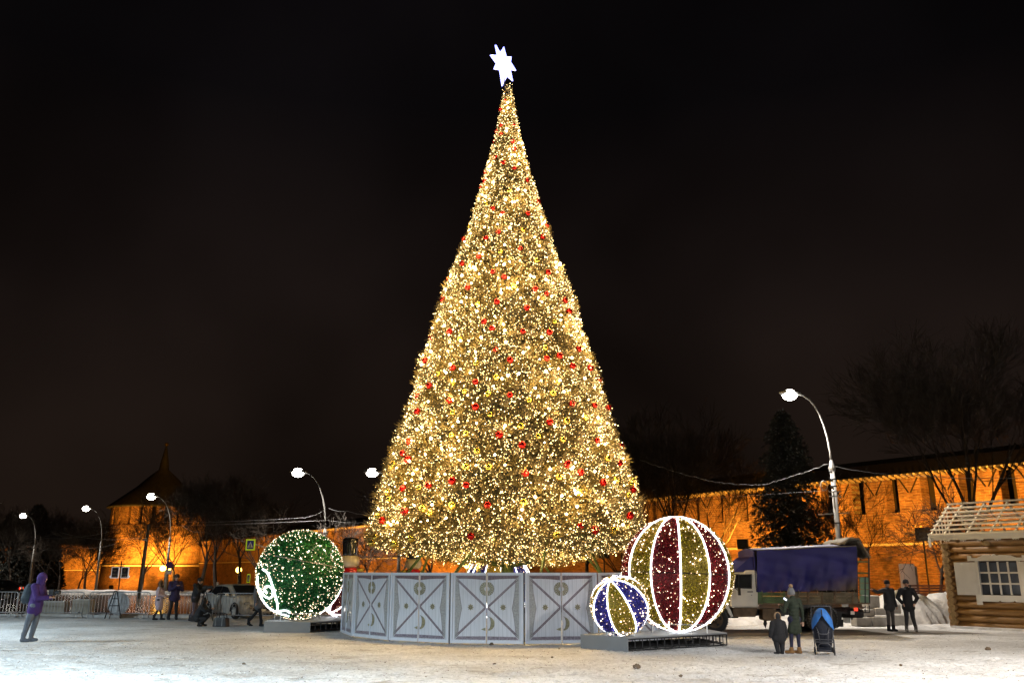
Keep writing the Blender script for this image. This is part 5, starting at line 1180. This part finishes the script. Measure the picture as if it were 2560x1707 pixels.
for x_ in [ex0+.06, .1, .95, 1.8, 2.65, 3.5, 4.4]:
    MB().bar((x_, -.40, ez+.17), (x_, -.40+run, ez+.17+rise), .035, .07, (1, 0, 0)).build('rafter', M['batten'], hut)
    MB().bar((x_, -.40+run*2, ez+.17), (x_, -.40+run, ez+.17+rise), .035, .07, (1, 0, 0)).build('rafter', M['batten'], hut)
    MB().bar((x_, .0, ez+.12), (x_, DP, ez+.12), .05, .12, (1, 0, 0)).build('ceiling_joist', M['batten'], hut)
for k in range(8):
    u = k/7; MB().box(((ex0+ex1)/2, -.40+run*2-run*u, ez+.22+rise*u+.002), (ex1-ex0, .12, .06)).build('roof_batten', M['batten'], hut)
# verge boards on the near gable
for k in range(7):
    u = (k+.5)/7; MB().bar((ex0+.0, -.40+run*u, ez+.19+rise*u), (ex0+.0, -.40+run*u, ez+.10), .03, .06).build('gable_stud', M['batten'], hut)
# window
wn = link('window', None, hut)
ww = wx1-wx0; wh = wz1-wz0
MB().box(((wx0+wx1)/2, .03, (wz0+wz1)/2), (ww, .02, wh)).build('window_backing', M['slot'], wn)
for i in range(4):
    for j in range(3):
        MB().box((wx0+ww*(i+.5)/4, -.11, wz0+wh*(j+.5)/3), (ww/4-.05, .01, wh/3-.05)).build('pane', M['paneglass'] if 'paneglass' in M else M.setdefault('paneglass', mat('window_pane', (.05, .06, .08), .08, 0, .5, 1.2, spec=.9)), wn)
for i in range(1, 4): MB().box((wx0+ww*i/4, -.13, (wz0+wz1)/2), (.055, .05, wh)).build('mullion', M['trim'], wn)
for j in range(1, 3): MB().box(((wx0+wx1)/2, -.132, wz0+wh*j/3), (ww-.004, .05, .055)).build('glazing_bar', M['trim'], wn)
for xa in (wx0-.04, wx1+.04): MB().box((xa, -.14, (wz0+wz1)/2), (.10, .10, wh+.1)).build('jamb', M['trim'], wn)
top = [(wx0-.34, wz1+.03), (wx0-.34, wz1+.22), (wx0-.2, wz1+.22), (wx0-.2, wz1+.14), (wx0, wz1+.14), (wx0+.25, wz1+.24), (wx0+.45, wz1+.24), (wx0+.5, wz1+.21), (wx0+.62, wz1+.28), (wx0+.72, wz1+.21), (wx0+.82, wz1+.24), (wx1-.2, wz1+.22), (wx1, wz1+.14), (wx1+.2, wz1+.14), (wx1+.2, wz1+.22), (wx1+.34, wz1+.22), (wx1+.34, wz1+.03)]
MB().prism(top, Matrix.Translation((0, -.20, 0)), .04).build('carved_head_board', M['trim'], wn)
bt = [(wx0-.2, wz0-.02), (wx1+.2, wz0-.02), (wx1+.2, wz0-.34), (wx1+.05, wz0-.34), (wx1+.05, wz0-.24)]+[(wx1-.2, wz0-.24), (wx1-.26, wz0-.19), (wx1-.32, wz0-.24), (wx1-.7, wz0-.24), (wx1-.76, wz0-.19), (wx1-.82, wz0-.24)]+[(wx0+.0, wz0-.24), (wx0+.0, wz0-.36), (wx0-.2, wz0-.36)]
MB().prism(bt, Matrix.Translation((0, -.20, 0)), .04).build('carved_apron_board', M['trim'], wn)
for s_, xh in ((-1, wx0-.08), (1, wx1+.08)):
    sh = MB().prism([(0, 0), (s_*.74, 0), (s_*.74, wh+.02), (0, wh+.02)][::s_], Matrix.Identity(4), .035).build('shutter', M['trim'], hut); sh.location = (xh, -.20, wz0-.03); sh.rotation_euler = (0, 0, -R_(9)*s_)

# ---------------------------------------------------------- right background pieces
M['stone'] = mat('snowy_stone', (.42, .40, .37), .8, 0, .25, 3, .4, 8)
wl = thing('stone_step_wall', 'stack of snowy white stone blocks behind the truck tail', 'wall', (colx(2185, 34.6), 34.6, 0)); Ow = Vector((colx(2185, 34.6), 34.6, 0))
for a, c, z0, z1, yy in ((1430, 1580, .0, .33, 0), (1590, 1785, .0, .36, 0), (1790, 1960, .0, .42, 0), (1490, 1640, .37, .62, .25), (1645, 1800, .40, .66, .25), (1600, 1725, .68, 1.12, .5), (1800, 1900, .46, .8, .3)):
    xa, xb = tx(a, 34.6)-Ow.x, tx(c, 34.6)-Ow.x
    o = MB().box(((xa+xb)/2, yy, (z0+z1)/2), (xb-xa-.02, .6, z1-z0)).build('stone_block', M['stone'], wl); md = o.modifiers.new('bevel', 'BEVEL'); md.width = .03; md.segments = 2
cx = colx(2268, 44); t = thing('electric_cabinet', 'tall pinkish grey electric cabinet by the fortress wall', 'cabinet', (cx, 44, .3)); o = MB().box((0, 0, 1.05), (.56, .5, 2.1)).build('body', mat('cabinet_paint', (.42, .30, .24), .5, 0, .08, 2), t); MB().box((0, -.255, 1.05), (.50, .01, 2.0)).build('door', mat('cabinet_door', (.46, .34, .28), .5, 0, .05, 2), t); MB().box((.34, .0, 1.0), (.12, .44, 1.95)).build('side_duct', M['dirt'], t); MB().box((-.19, -.27, .9), (.02, .02, .1)).build('door_handle', M['black'], t)
bx_ = colx(2340, 40); t = thing('park_bench', 'dark red slatted bench behind the snow heap by the log hut', 'bench', (bx_, 40, .55)); M['bench'] = mat('bench_slats', (.10, .035, .02), .6, 0, .2, 5)
for k in range(4): MB().box((0, .25+.03*k, .50+k*.12), (2.5, .03, .08)).build('back_slat', M['bench'], t)
for k in range(4): MB().box((0, -.2+.11*k, .42), (2.5, .08, .03)).build('seat_slat', M['bench'], t)
for s_ in (-1, 1): MB().box((s_*1.1, .05, .2), (.06, .5, .4)).build('leg', M['darkmetal'], t); MB().box((s_*1.1, .32, .65), (.06, .06, .5)).build('back_post', M['darkmetal'], t)
for px, py, s_, lb in ((1592, 1669, .11, 'biggest dark stone lying on the snow in front of the grey stage'), (2470, 1624, .10, 'dark lump of ice on the snow below the log hut'), (1229, 1612, .09, 'dark stone at the foot of the middle panels'), (1236, 1660, .05, 'small stone on the snow below the middle panels'), (1398, 1622, .04, 'pebble near the left end of the right stage'), (1380, 1643, .04, 'pebble on the snow left of the right stage'), (1702, 1690, .05, 'small stone near the bottom edge below the stage'), (610, 1662, .07, 'grey clod of snow at the lower left'), (2252, 1663, .05, 'small clod right of the stroller')):
    s_ *= .8; p = gnd(px, py); t = tag(MB().ell((0, 0, s_*.35), (s_, s_*.8, s_*.6), 9, 6).build('stone', M['dirt'] if s_ < .1 else M['black'], None), lb, 'stone'); t.location = p
    for v in t.data.vertices: v.co *= random.uniform(.8, 1.2)

# loose crumbs of snow and dirt kicked up over the square
def crumbs(name, label, n, m_, r0, r1, ylo, yhi):
    y = ylo+(yhi-ylo)*rng.random(n)**1.2; x = (rng.random(n)*1.24-.62)*y; r = rng.uniform(r0, r1, n)**1.0
    o = np.array([[1, 0, 0], [-1, 0, 0], [0, 1, 0], [0, -1, 0], [0, 0, 1], [0, 0, -1]], float)[None]*rng.uniform(.5, 1.3, (n, 6, 1))
    V = (np.stack([x, y, .0*x+.02], 1)[:, None, :]+o*np.array([1, 1, .45])*r[:, None, None]).reshape(-1, 3)
    f = np.array([[0, 2, 4], [2, 1, 4], [1, 3, 4], [3, 0, 4], [2, 0, 5], [1, 2, 5], [3, 1, 5], [0, 3, 5]])
    link(name, npmesh(name, V, (np.arange(n)[:, None, None]*6+f[None]).reshape(-1, 3), m_), None, kind='stuff', label=label)
M['crumb'] = mat('snow_crumb', (.66, .66, .65), .8, 0, .2, 3)
crumbs('snow_crumbs', 'loose crumbs of trodden snow all over the square', 4500, M['crumb'], .008, .026, 10, 26)
crumbs('dirt_crumbs', 'dark grit scattered over the trodden snow', 2600, M['dirt'], .006, .022, 10, 30)

# ============================================================ PEOPLE
def remesh(o, v=.016, sm=6):
    m_ = o.modifiers.new('remesh', 'REMESH'); m_.mode = 'VOXEL'; m_.voxel_size = v; m_.use_smooth_shade = True
    s_ = o.modifiers.new('smooth', 'SMOOTH'); s_.iterations = sm; s_.factor = .5; return o
def hand(b, p, d, up, s=1.0):
    """palm and five bent fingers, d = pointing direction"""
    d = Vector(d).normalized(); up = Vector(up).normalized(); x = d.cross(up).normalized(); up = x.cross(d); p = Vector(p)
    b.cap(p, p+d*.07*s, .030*s, .032*s, 8)
    for i, L in enumerate((.060, .072, .068, .052)):
        a = p+d*.075*s+x*(-.027+.018*i)*s; m_ = a+d*L*.5*s-up*.008*s; b.cap(a, m_, .010*s, .009*s, 6); b.cap(m_, m_+d*L*.42*s-up*.028*s, .009*s, .007*s, 6)
    a = p+d*.02*s-x*.03*s; m_ = a+(d-x*.9).normalized()*.04*s; b.cap(a, m_, .012*s, .010*s, 6); b.cap(m_, m_+d*.03*s-up*.01*s, .010*s, .008*s, 6)
def person(label, px, Y, hgt, face, J, clothes, extras=None, z0=0, x=None):
    """J: joints in a 1.75 m frame, x = to the figure's left, -y = forward. clothes = dict of materials"""
    s = hgt/1.75; X = colx(px, Y, 1550) if x is None else x
    t = thing('person', label, 'person', (X, Y, z0), face); t.scale = (s, s, s); V_ = lambda k: Vector(J[k])
    hd = V_('head'); nk = V_('neck'); fw = Vector(J.get('look', (0, -1, 0))).normalized(); rt = fw.cross(Vector((0, 0, 1))).normalized()
    Mh = Matrix((rt, -fw, Vector((0, 0, 1)))).transposed()
    b = MB(); b.ell(hd, (.075, .095, .115), 14, 10, Mh); b.ell(hd+fw*.045-Vector((0, 0, .05)), (.055, .05, .06), 10, 8, Mh)
    b.cap(nk, hd-Vector((0, 0, .06)), .055, .05, 8); b.cap(hd+fw*.09+Vector((0, 0, .005)), hd+fw*.108-Vector((0, 0, .028)), .012, .016, 6)
    for q in (-1, 1): b.ell(hd+rt*q*.078-Vector((0, 0, .01)), (.014, .024, .034), 6, 5, Mh)
    b.cap(nk, V_('chest'), .06, .12, 10); b.cap(V_('chest'), V_('hip'), .12, .12, 10)
    for q in 'LR':
        b.cap(V_('sh'+q), V_('el'+q), .05, .042, 8); b.cap(V_('el'+q), V_('wr'+q), .042, .030, 8); b.cap(V_('chest'), V_('sh'+q), .09, .055, 8)
        tk = min(1, J.get('thin', 1)); b.cap(V_('hp'+q), V_('kn'+q), .075*tk, .052*tk, 8); b.cap(V_('kn'+q), V_('an'+q), .052*tk, .036*tk, 8); b.cap(V_('hip'), V_('hp'+q), .11, .09, 8)
        hand(b, V_('wr'+q), V_('wr'+q)-V_('el'+q), J.get('up'+q, (0, 0, 1)))
    remesh(b.build('body', M['skin'], t), .012, 2)
    for q in (-1, 1): MB().ell(hd+fw*.088+rt*q*.03+Vector((0, 0, .015)), (.012, .008, .008), 6, 4, Mh).build('eye', M['black'], t)
    MB().ell(hd+fw*.098-Vector((0, 0, .055)), (.022, .008, .006), 6, 4, Mh).build('mouth', M['nred'], t)
    # jacket
    jl = J.get('hem', .62); g = J.get('girth', 1.0); b = MB(); b.cap(V_('chest')+Vector((0, 0, .05)), V_('hip'), .165*g, .17*g, 14)
    for q in 'LR':
        b.cap(V_('chest')+Vector((0, 0, .06)), V_('sh'+q), .12*g, .09*g, 12); b.cap(V_('sh'+q), V_('el'+q), .088*g, .070*g, 10); b.cap(V_('el'+q), V_('wr'+q), .070*g, .055*g, 10)
        if J.get('skirt', True): b.cap(V_('hip'), V_('hp'+q).lerp(V_('kn'+q), jl), .17*g, .13*g, 12)
    b.cap(V_('chest')+Vector((0, 0, .1)), nk+Vector((0, 0, .02)), .11, .085, 10)
    if J.get('skirt', True): 
        a_, c_ = V_('hpL').lerp(V_('knL'), jl), V_('hpR').lerp(V_('knR'), jl); b.cap(V_('hip'), (a_+c_)/2, .18*g, .16*g, 12)
    if J.get('quilt'):
        z = (V_('hip').z-.3)
        while z < V_('chest').z+.1: b.lathe([(.178*g, z-.035), (.195*g, z), (.178*g, z+.035)], 16, (V_('hip').x*.5+V_('chest').x*.5, V_('hip').y*.5+V_('chest').y*.5, 0)); z += .095
    remesh(b.build('jacket', clothes['jacket'], t), .018, 4)
    b = MB()
    for q in 'LR': tk = J.get('thin', 1); b.cap(V_('hip'), V_('hp'+q), .13, .11, 12); b.cap(V_('hp'+q), V_('kn'+q), .105*tk, .075*tk, 12); b.cap(V_('kn'+q), V_('an'+q)+Vector((0, 0, .04)), .075*tk, .055*tk, 12)
    remesh(b.build('trousers', clothes['trousers'], t), .016, 4)
    for q in 'LR':
        a_ = V_('an'+q); b = MB(); fd = Vector(J.get('foot'+q, (0, -1, 0))).normalized(); bl = J.get('boot', .12)
        b.cap(a_+Vector((0, 0, bl)), a_-Vector((0, 0, .02)), .062, .060, 10); b.cap(Vector((a_.x, a_.y, max(.05, a_.z-.05)))-fd*.03, Vector((a_.x, a_.y, max(.045, a_.z-.06)))+fd*.15, .052, .043, 10)
        remesh(b.build('boot', clothes['boots'], t), .014, 3)
    hk = J.get('headgear', 'hat'); top = hd+Vector((0, 0, .03))
    if hk == 'pompom':
        b = MB(); b.lathe([(.10, -.04), (.108, .0), (.100, .07), (.07, .13), (.03, .165), (.001, .17)], 16, hd+Vector((0, .01, .02))); b.build('knitted_hat', clothes['hat'], t, True); MB().ell(hd+Vector((0, .02, .215)), .058, 10, 8).build('pompom', clothes.get('pom', clothes['hat']), t, True)
    elif hk == 'hat': MB().lathe([(.098, -.03), (.106, .0), (.100, .05), (.075, .10), (.001, .125)], 16, hd+Vector((0, .008, .03))).build('knitted_hat', clothes['hat'], t, True)
    elif hk == 'hood':
        b = MB(); b.ell(hd-fw*.025+Vector((0, 0, .01)), (.125, .135, .155), 14, 10, Mh); b.cap(hd-fw*.03, nk-fw*.01, .11, .12, 10); o = b.build('hood', clothes['hat'], t); remesh(o, .018, 4)
    elif hk == 'furhood':
        b = MB(); b.ell(hd-fw*.03, (.118, .12, .14), 14, 10, Mh); b.cap(hd-fw*.04, nk, .1, .12, 10); remesh(b.build('hair', clothes['hat'], t), .018, 3)
        MB().tube([hd+fw*-.02+rt*(.13*math.cos(2*PI*i/14))+Vector((0, 0, .02+.15*math.sin(2*PI*i/14)-.03)) for i in range(15)], .04, 7).build('fur_trim', clothes['fur'], t, True)
    return t
def J0(**k):
    j = dict(head=(0, -.01, 1.62), neck=(0, 0, 1.44), chest=(0, .01, 1.28), hip=(0, 0, .96), shL=(.19, 0, 1.40), shR=(-.19, 0, 1.40), elL=(.25, .02, 1.12), elR=(-.25, .02, 1.12), wrL=(.27, -.05, .87), wrR=(-.27, -.05, .87),
             hpL=(.095, 0, .90), hpR=(-.095, 0, .90), knL=(.10, -.01, .49), knR=(-.10, -.01, .49), anL=(.105, .02, .09), anR=(-.105, .02, .09)); j.update(k); return j
K_ = cloth
blk = K_('black_cloth', (.012, .012, .014)); dark = K_('charcoal_cloth', (.03, .03, .034)); navy = K_('navy_leggings', (.012, .012, .035)); purple = K_('purple_jacket', (.035, .010, .10)); greyt = K_('grey_trousers', (.09, .10, .12))
pink = K_('pale_pink_quilted', (.50, .40, .46)); dpur = K_('dark_purple_jacket', (.028, .02, .07)); olive = K_('olive_green_puffer', (.018, .026, .014)); ugg = K_('tan_suede', (.22, .11, .035)); ghat = K_('grey_knit', (.17, .17, .18)); fur = K_('tan_fur', (.28, .18, .10)); brown = K_('brown_hair', (.05, .03, .018)); mauve = K_('mauve_grey_cloth', (.10, .08, .10)); gcoat = K_('grey_wool_coat', (.13, .13, .14))
RGT = (1, 0, 0)
# facing angles: local -y is forward; rotate so that forward points right: rz=+90deg -> (-y) -> (+x)
FR = R_(90); FL = R_(-90); FA = PI; FC = 0
# purple jacket, far left
pp = person('person in purple hooded jacket with dark backpack holding a camera at the left', 84, 27, 1.98, FR, J0(head=(0, -.10, 1.60), neck=(0, -.06, 1.43), chest=(0, -.03, 1.27), elL=(.22, -.12, 1.10), wrL=(.10, -.34, 1.12), elR=(-.22, -.12, 1.10), wrR=(-.10, -.34, 1.12), anL=(.10, .06, .09), anR=(-.10, .16, .09), knL=(.10, .0, .5), knR=(-.1, .08, .5), hem=.25, headgear='hood', girth=1.05, thin=1.1), dict(jacket=purple, trousers=greyt, boots=greyt, hat=purple))
b = MB(); b.ell((0, .22, 1.22), (.17, .14, .26), 14, 10); b.ell((0, .30, 1.10), (.14, .10, .16), 12, 8); remesh(b.build('backpack', K_('blue_black_backpack', (.02, .03, .04)), pp), .02)
cm = thing('camera_bag', 'black camera held by the person in the purple jacket', 'camera', (0, 0, 0)); cm.location = (pp.location.x+.41*1.13, 27, 1.25*1.13)
MB().box((0, 0, 0), (.14, .2, .16)).build('body', M['black'], cm); MB().lathe([(.05, 0), (.06, .06), (.065, .16)], 14, (.06, 0, 0), Matrix.Rotation(PI/2, 3, 'Y')).build('lens', M['black'], cm)
# couple at the barrier
person('woman in knee-length pale pink quilted coat and black tights at the barrier', 394, 39.0, 1.64, FR, J0(hem=.85, headgear='furhood', girth=1.02, thin=.75, quilt=True, anL=(.10, -.12, .09), anR=(-.10, .14, .09), wrL=(.12, -.26, 1.05), wrR=(-.12, -.26, 1.05)), dict(jacket=pink, trousers=blk, boots=blk, hat=brown, fur=fur))
m_ = person('tall man in dark purple jacket looking at something in his raised hands', 431, 39.2, 1.92, R_(35), J0(wrL=(.04, -.28, 1.28), wrR=(-.04, -.28, 1.28), elL=(.25, -.10, 1.13), elR=(-.25, -.10, 1.13), upL=(0, 0, 1), headgear='hat', hem=.2, thin=.85, head=(0, -.05, 1.61), look=(0, -1, -.2), anL=(.13, 0, .09), anR=(-.15, .05, .09)), dict(jacket=dpur, trousers=blk, boots=blk, hat=brown))
# photographer with tripod
ph_ = person('photographer in dark jacket and black hat bending to a camera on a tripod', 484, 38.0, 1.83, FR, J0(head=(0, -.12, 1.56), neck=(0, -.08, 1.40), chest=(0, -.05, 1.25), wrL=(.08, -.42, 1.32), wrR=(-.08, -.42, 1.32), elL=(.24, -.2, 1.12), elR=(-.24, -.2, 1.12), anL=(.14, .2, .09), anR=(-.14, .02, .09), hem=.2, headgear='hat'), dict(jacket=blk, trousers=mauve, boots=dark, hat=blk))
t = thing('tripod_camera', 'black camera on a spread tripod in front of the photographer', 'camera', (colx(508, 37.9, 1530), 37.9, 0))
for k in range(3): a = 2*PI*k/3+.4; MB().tube([(.42*math.cos(a), .42*math.sin(a), 0), (.03*math.cos(a), .03*math.sin(a), 1.22)], .016, 6).build('leg', M['black'], t)
MB().box((0, 0, 1.38), (.16, .20, .16)).build('body', M['black'], t); MB().lathe([(.06, 0), (.07, .08), (.075, .24)], 14, (.06, 0, 1.38), Matrix.Rotation(PI/2, 3, 'Y')).build('lens', M['black'], t); MB().tube([(0, 0, 1.2), (0, 0, 1.3)], .03, 8).build('head', M['black'], t)
# crouching
person('crouching woman in black with hood of dark hair, beside the handbag', 499, 34.5, 1.62, FR, J0(head=(0, -.16, .98), neck=(0, -.10, .82), chest=(0, -.06, .68), hip=(0, .12, .34), shL=(.17, -.08, .80), shR=(-.17, -.08, .80), elL=(.2, -.28, .60), elR=(-.2, -.28, .60), wrL=(.10, -.44, .68), wrR=(-.1, -.44, .68), hpL=(.1, .10, .30), hpR=(-.1, .10, .30), knL=(.12, -.32, .42), knR=(-.12, -.28, .30), anL=(.11, -.10, .09), anR=(-.11, -.02, .09), headgear='furhood', hem=.15, look=(0, -1, -.1)), dict(jacket=blk, trousers=blk, boots=blk, hat=blk, fur=blk))
# handbag
t = thing('handbag', 'black leather bag standing on the snow', 'bag', (colx(553, 34.3, 1560), 34.3, 0), R_(-12))
o = MB().prism([(-.29, 0), (.29, 0), (.23, .33), (-.23, .33)], Matrix.Translation((0, -.16, 0)), .32).build('body', mat('black_leather', (.035, .037, .04), .35, 0, .3, 8, .3), t); md = o.modifiers.new('bevel', 'BEVEL'); md.width = .04; md.segments = 2
for y in (-.1, .1): MB().tube([(-.16, y, .33), (-.13, y, .46), (0, y, .50), (.13, y, .46), (.16, y, .33)], .014, 6).build('handle', M['black'], t, True)
for x_ in (-.15, .12): MB().box((x_, -.17, .18), (.03, .012, .3)).build('strap', M['pole'], t)
# walker partly behind the green ball
person('person in grey coat striding past the left side of the green ball', 643, 34.6, 1.80, R_(75), J0(hem=.45, headgear='hood', anL=(.09, .40, .12), knL=(.1, .12, .50), anR=(-.09, -.22, .09), knR=(-.1, -.16, .50), wrL=(.2, -.22, .95), thin=.85, footL=(0, -1, -.4)), dict(jacket=gcoat, trousers=blk, boots=blk, hat=gcoat))
# woman, child
wm = person('woman in long olive puffer coat, grey pompom hat and tan boots reading her phone', 1986, 23.1, 1.62, R_(195), J0(hem=.72, headgear='pompom', girth=.80, thin=.8, quilt=True, head=(0, -.06, 1.57), look=(.45, -1, -.1), elL=(.26, -.06, 1.10), wrL=(.24, -.26, 1.24), anL=(.16, 0, .09), anR=(-.08, 0, .09), knL=(.13, 0, .49), knR=(-.08, 0, .49), wrR=(-.27, -.02, .85), footL=(.75, -.8, 0), footR=(.55, -.9, 0), boot=.05), dict(jacket=olive, trousers=navy, boots=ugg, hat=ghat, pom=fur))
t = thing('phone', 'lit phone in the hand of the woman in olive', 'phone', (colx(1961, 22.9, 1497), 22.85, at(1960, 1497, 22.85).z), R_(20)); MB().box((0, 0, 0), (.12, .012, .06), M=Matrix.Rotation(R_(30), 3, 'Y')).build('body', M['black'], t); MB().box((0, -.008, .002), (.105, .004, .05), M=Matrix.Rotation(R_(30), 3, 'Y')).build('screen', mat('phone_screen', (.7, .75, .9), em=(.7, .8, 1), ems=1.0, var=0, sample=False), t)
person('small child in bulky black snowsuit with fur-trimmed hood beside the woman', 1944, 23.05, 1.03, R_(190), J0(head=(0, 0, 1.56), neck=(0, 0, 1.36), chest=(0, .01, 1.18), shL=(.23, 0, 1.25), shR=(-.23, 0, 1.25), elL=(.33, .0, .98), elR=(-.33, 0, .98), wrL=(.36, -.06, .74), wrR=(-.36, -.04, .72), hip=(0, 0, .85), hpL=(.12, 0, .78), hpR=(-.12, 0, .78), knL=(.13, 0, .42), knR=(-.13, 0, .42), girth=1.55, thin=1.6, hem=.35, headgear='furhood', footL=(.8, -.6, 0), footR=(.6, -.8, 0)), dict(jacket=blk, trousers=blk, boots=blk, hat=blk, fur=fur))
# two men at the stone blocks
person('man in dark clothes with one arm held out behind the truck tail', 2227, 31.6, 1.72, R_(20), J0(hem=.2, headgear='hat', shR=(-.20, 0, 1.40), elR=(-.45, 0, 1.34), wrR=(-.68, -.03, 1.42), thin=.85), dict(jacket=dark, trousers=K_('grey_brown_cloth', (.08, .07, .065)), boots=blk, hat=blk))
person('man in black jacket with hands in pockets, nearest the log hut', 2275, 31.4, 1.74, R_(-15), J0(hem=.2, headgear='hat', wrL=(.20, -.10, .96), wrR=(-.20, -.10, .96), elL=(.32, .02, 1.14), elR=(-.32, .02, 1.14), anL=(.16, 0, .09), anR=(-.14, 0, .09)), dict(jacket=blk, trousers=dark, boots=K_('grey_boots', (.12, .11, .10)), hat=dark))

# ============================================================ STROLLER
st_ = thing('stroller', 'folding stroller with bright blue canopy and dark seat beside the woman', 'stroller', (colx(2059, 23.0, 1600), 23.0, 0), R_(-17))
M['canopy'] = mat('bright_blue_canopy', (.03, .16, .50), .7, 0, .15, 6, .4, 14); M['sbody'] = cloth('navy_black_seat_fabric', (.010, .012, .022)); M['sframe'] = mat('dark_tube', (.10, .10, .11), .4, .6, .1)
for s_ in (-1, 1):
    MB().tube([(s_*.22, -.30, .06), (s_*.235, -.12, .5), (s_*.25, .12, .78), (s_*.235, -.05, 1.05)], .014, 6).build('side_frame', M['sframe'], st_, True)
    for y in (-.30, .34):
        w_ = link('wheel', None, st_); w_.location = (s_*.225, y, .075)
        MB().lathe([(.045, -.02), (.075, -.015), (.075, .015), (.045, .02)], 16, M=Matrix.Rotation(PI/2, 3, 'Y')).build('tyre', M['black'], w_, True); MB().lathe([(.001, -.012), (.046, -.012), (.046, .012), (.001, .012)], 12, M=Matrix.Rotation(PI/2, 3, 'Y')).build('rim', M['steel'], w_)
    MB().tube([(s_*.10, -.30, .34), (s_*.12, -.24, .55), (s_*.155, -.2, .66)], .012, 6).build('back_link', M['sframe'], st_, True)
    MB().tube([(s_*.225, -.30, .08), (s_*.235, -.31, .37)], .013, 6).build('fold_strut', M['sframe'], st_)
for z, w_ in ((.37, .24), (.31, .24)): MB().tube([(-w_, -.31, z), (w_, -.31, z)], .012, 6).build('rear_bar', M['sframe'], st_)
MB().tube([(-.14, -.29, .54), (-.07, -.32, .50), (.07, -.32, .50), (.14, -.29, .54)], .012, 6).build('cross_link', M['sframe'], st_, True)
MB().tube([(-.15, -.33, .12), (-.14, -.34, .24), (-.09, -.35, .28), (.09, -.35, .28), (.14, -.34, .24), (.15, -.33, .12), (-.15, -.33, .12)], .011, 6).build('basket_hoop', M['sframe'], st_, True)
MB().tube([(-.235, -.05, 1.0), (-.235, -.08, 1.14), (-.20, -.09, 1.165), (.20, -.09, 1.165), (.235, -.08, 1.14), (.235, -.05, 1.0)], .015, 6).build('push_handle', M['sframe'], st_, True)
b = MB(); b.lathe([(.14, .12), (.19, .2), (.235, .5), (.25, .72), (.22, .95), (.12, 1.08), (.001, 1.1)], 20, M=Matrix.Diagonal(Vector((1, .85, 1)))); b.build('seat_fabric', M['sbody'], st_, True)
MB().box((0, -.05, .13), (.36, .42, .10)).build('basket', M['sbody'], st_)
b = MB(); vs = []; nx, ny = 24, 10
for i in range(nx+1):
    for j in range(ny+1):
        u = -1+2*i/nx; v = j/ny; a = PI/2*u*1.02
        bot = .58+ .38*(1-abs(u))**1.9 ; top_ = 1.12-.10*u*u; z = bot+(top_-bot)*v; r = .262*(1-.55*v**3.0)+.006*math.sin(u*22+v*5)
        vs.append((r*math.sin(a), -r*.95*math.cos(a)-.02, z+.006*math.sin(u*31)))
b.add(vs, [(i*(ny+1)+j, (i+1)*(ny+1)+j, (i+1)*(ny+1)+j+1, i*(ny+1)+j+1) for i in range(nx) for j in range(ny)]); b.build('canopy', M['canopy'], st_, True)
MB().box((0, -.29, 1.02), (.03, .02, .14)).build('canopy_buckle', M['black'], st_)
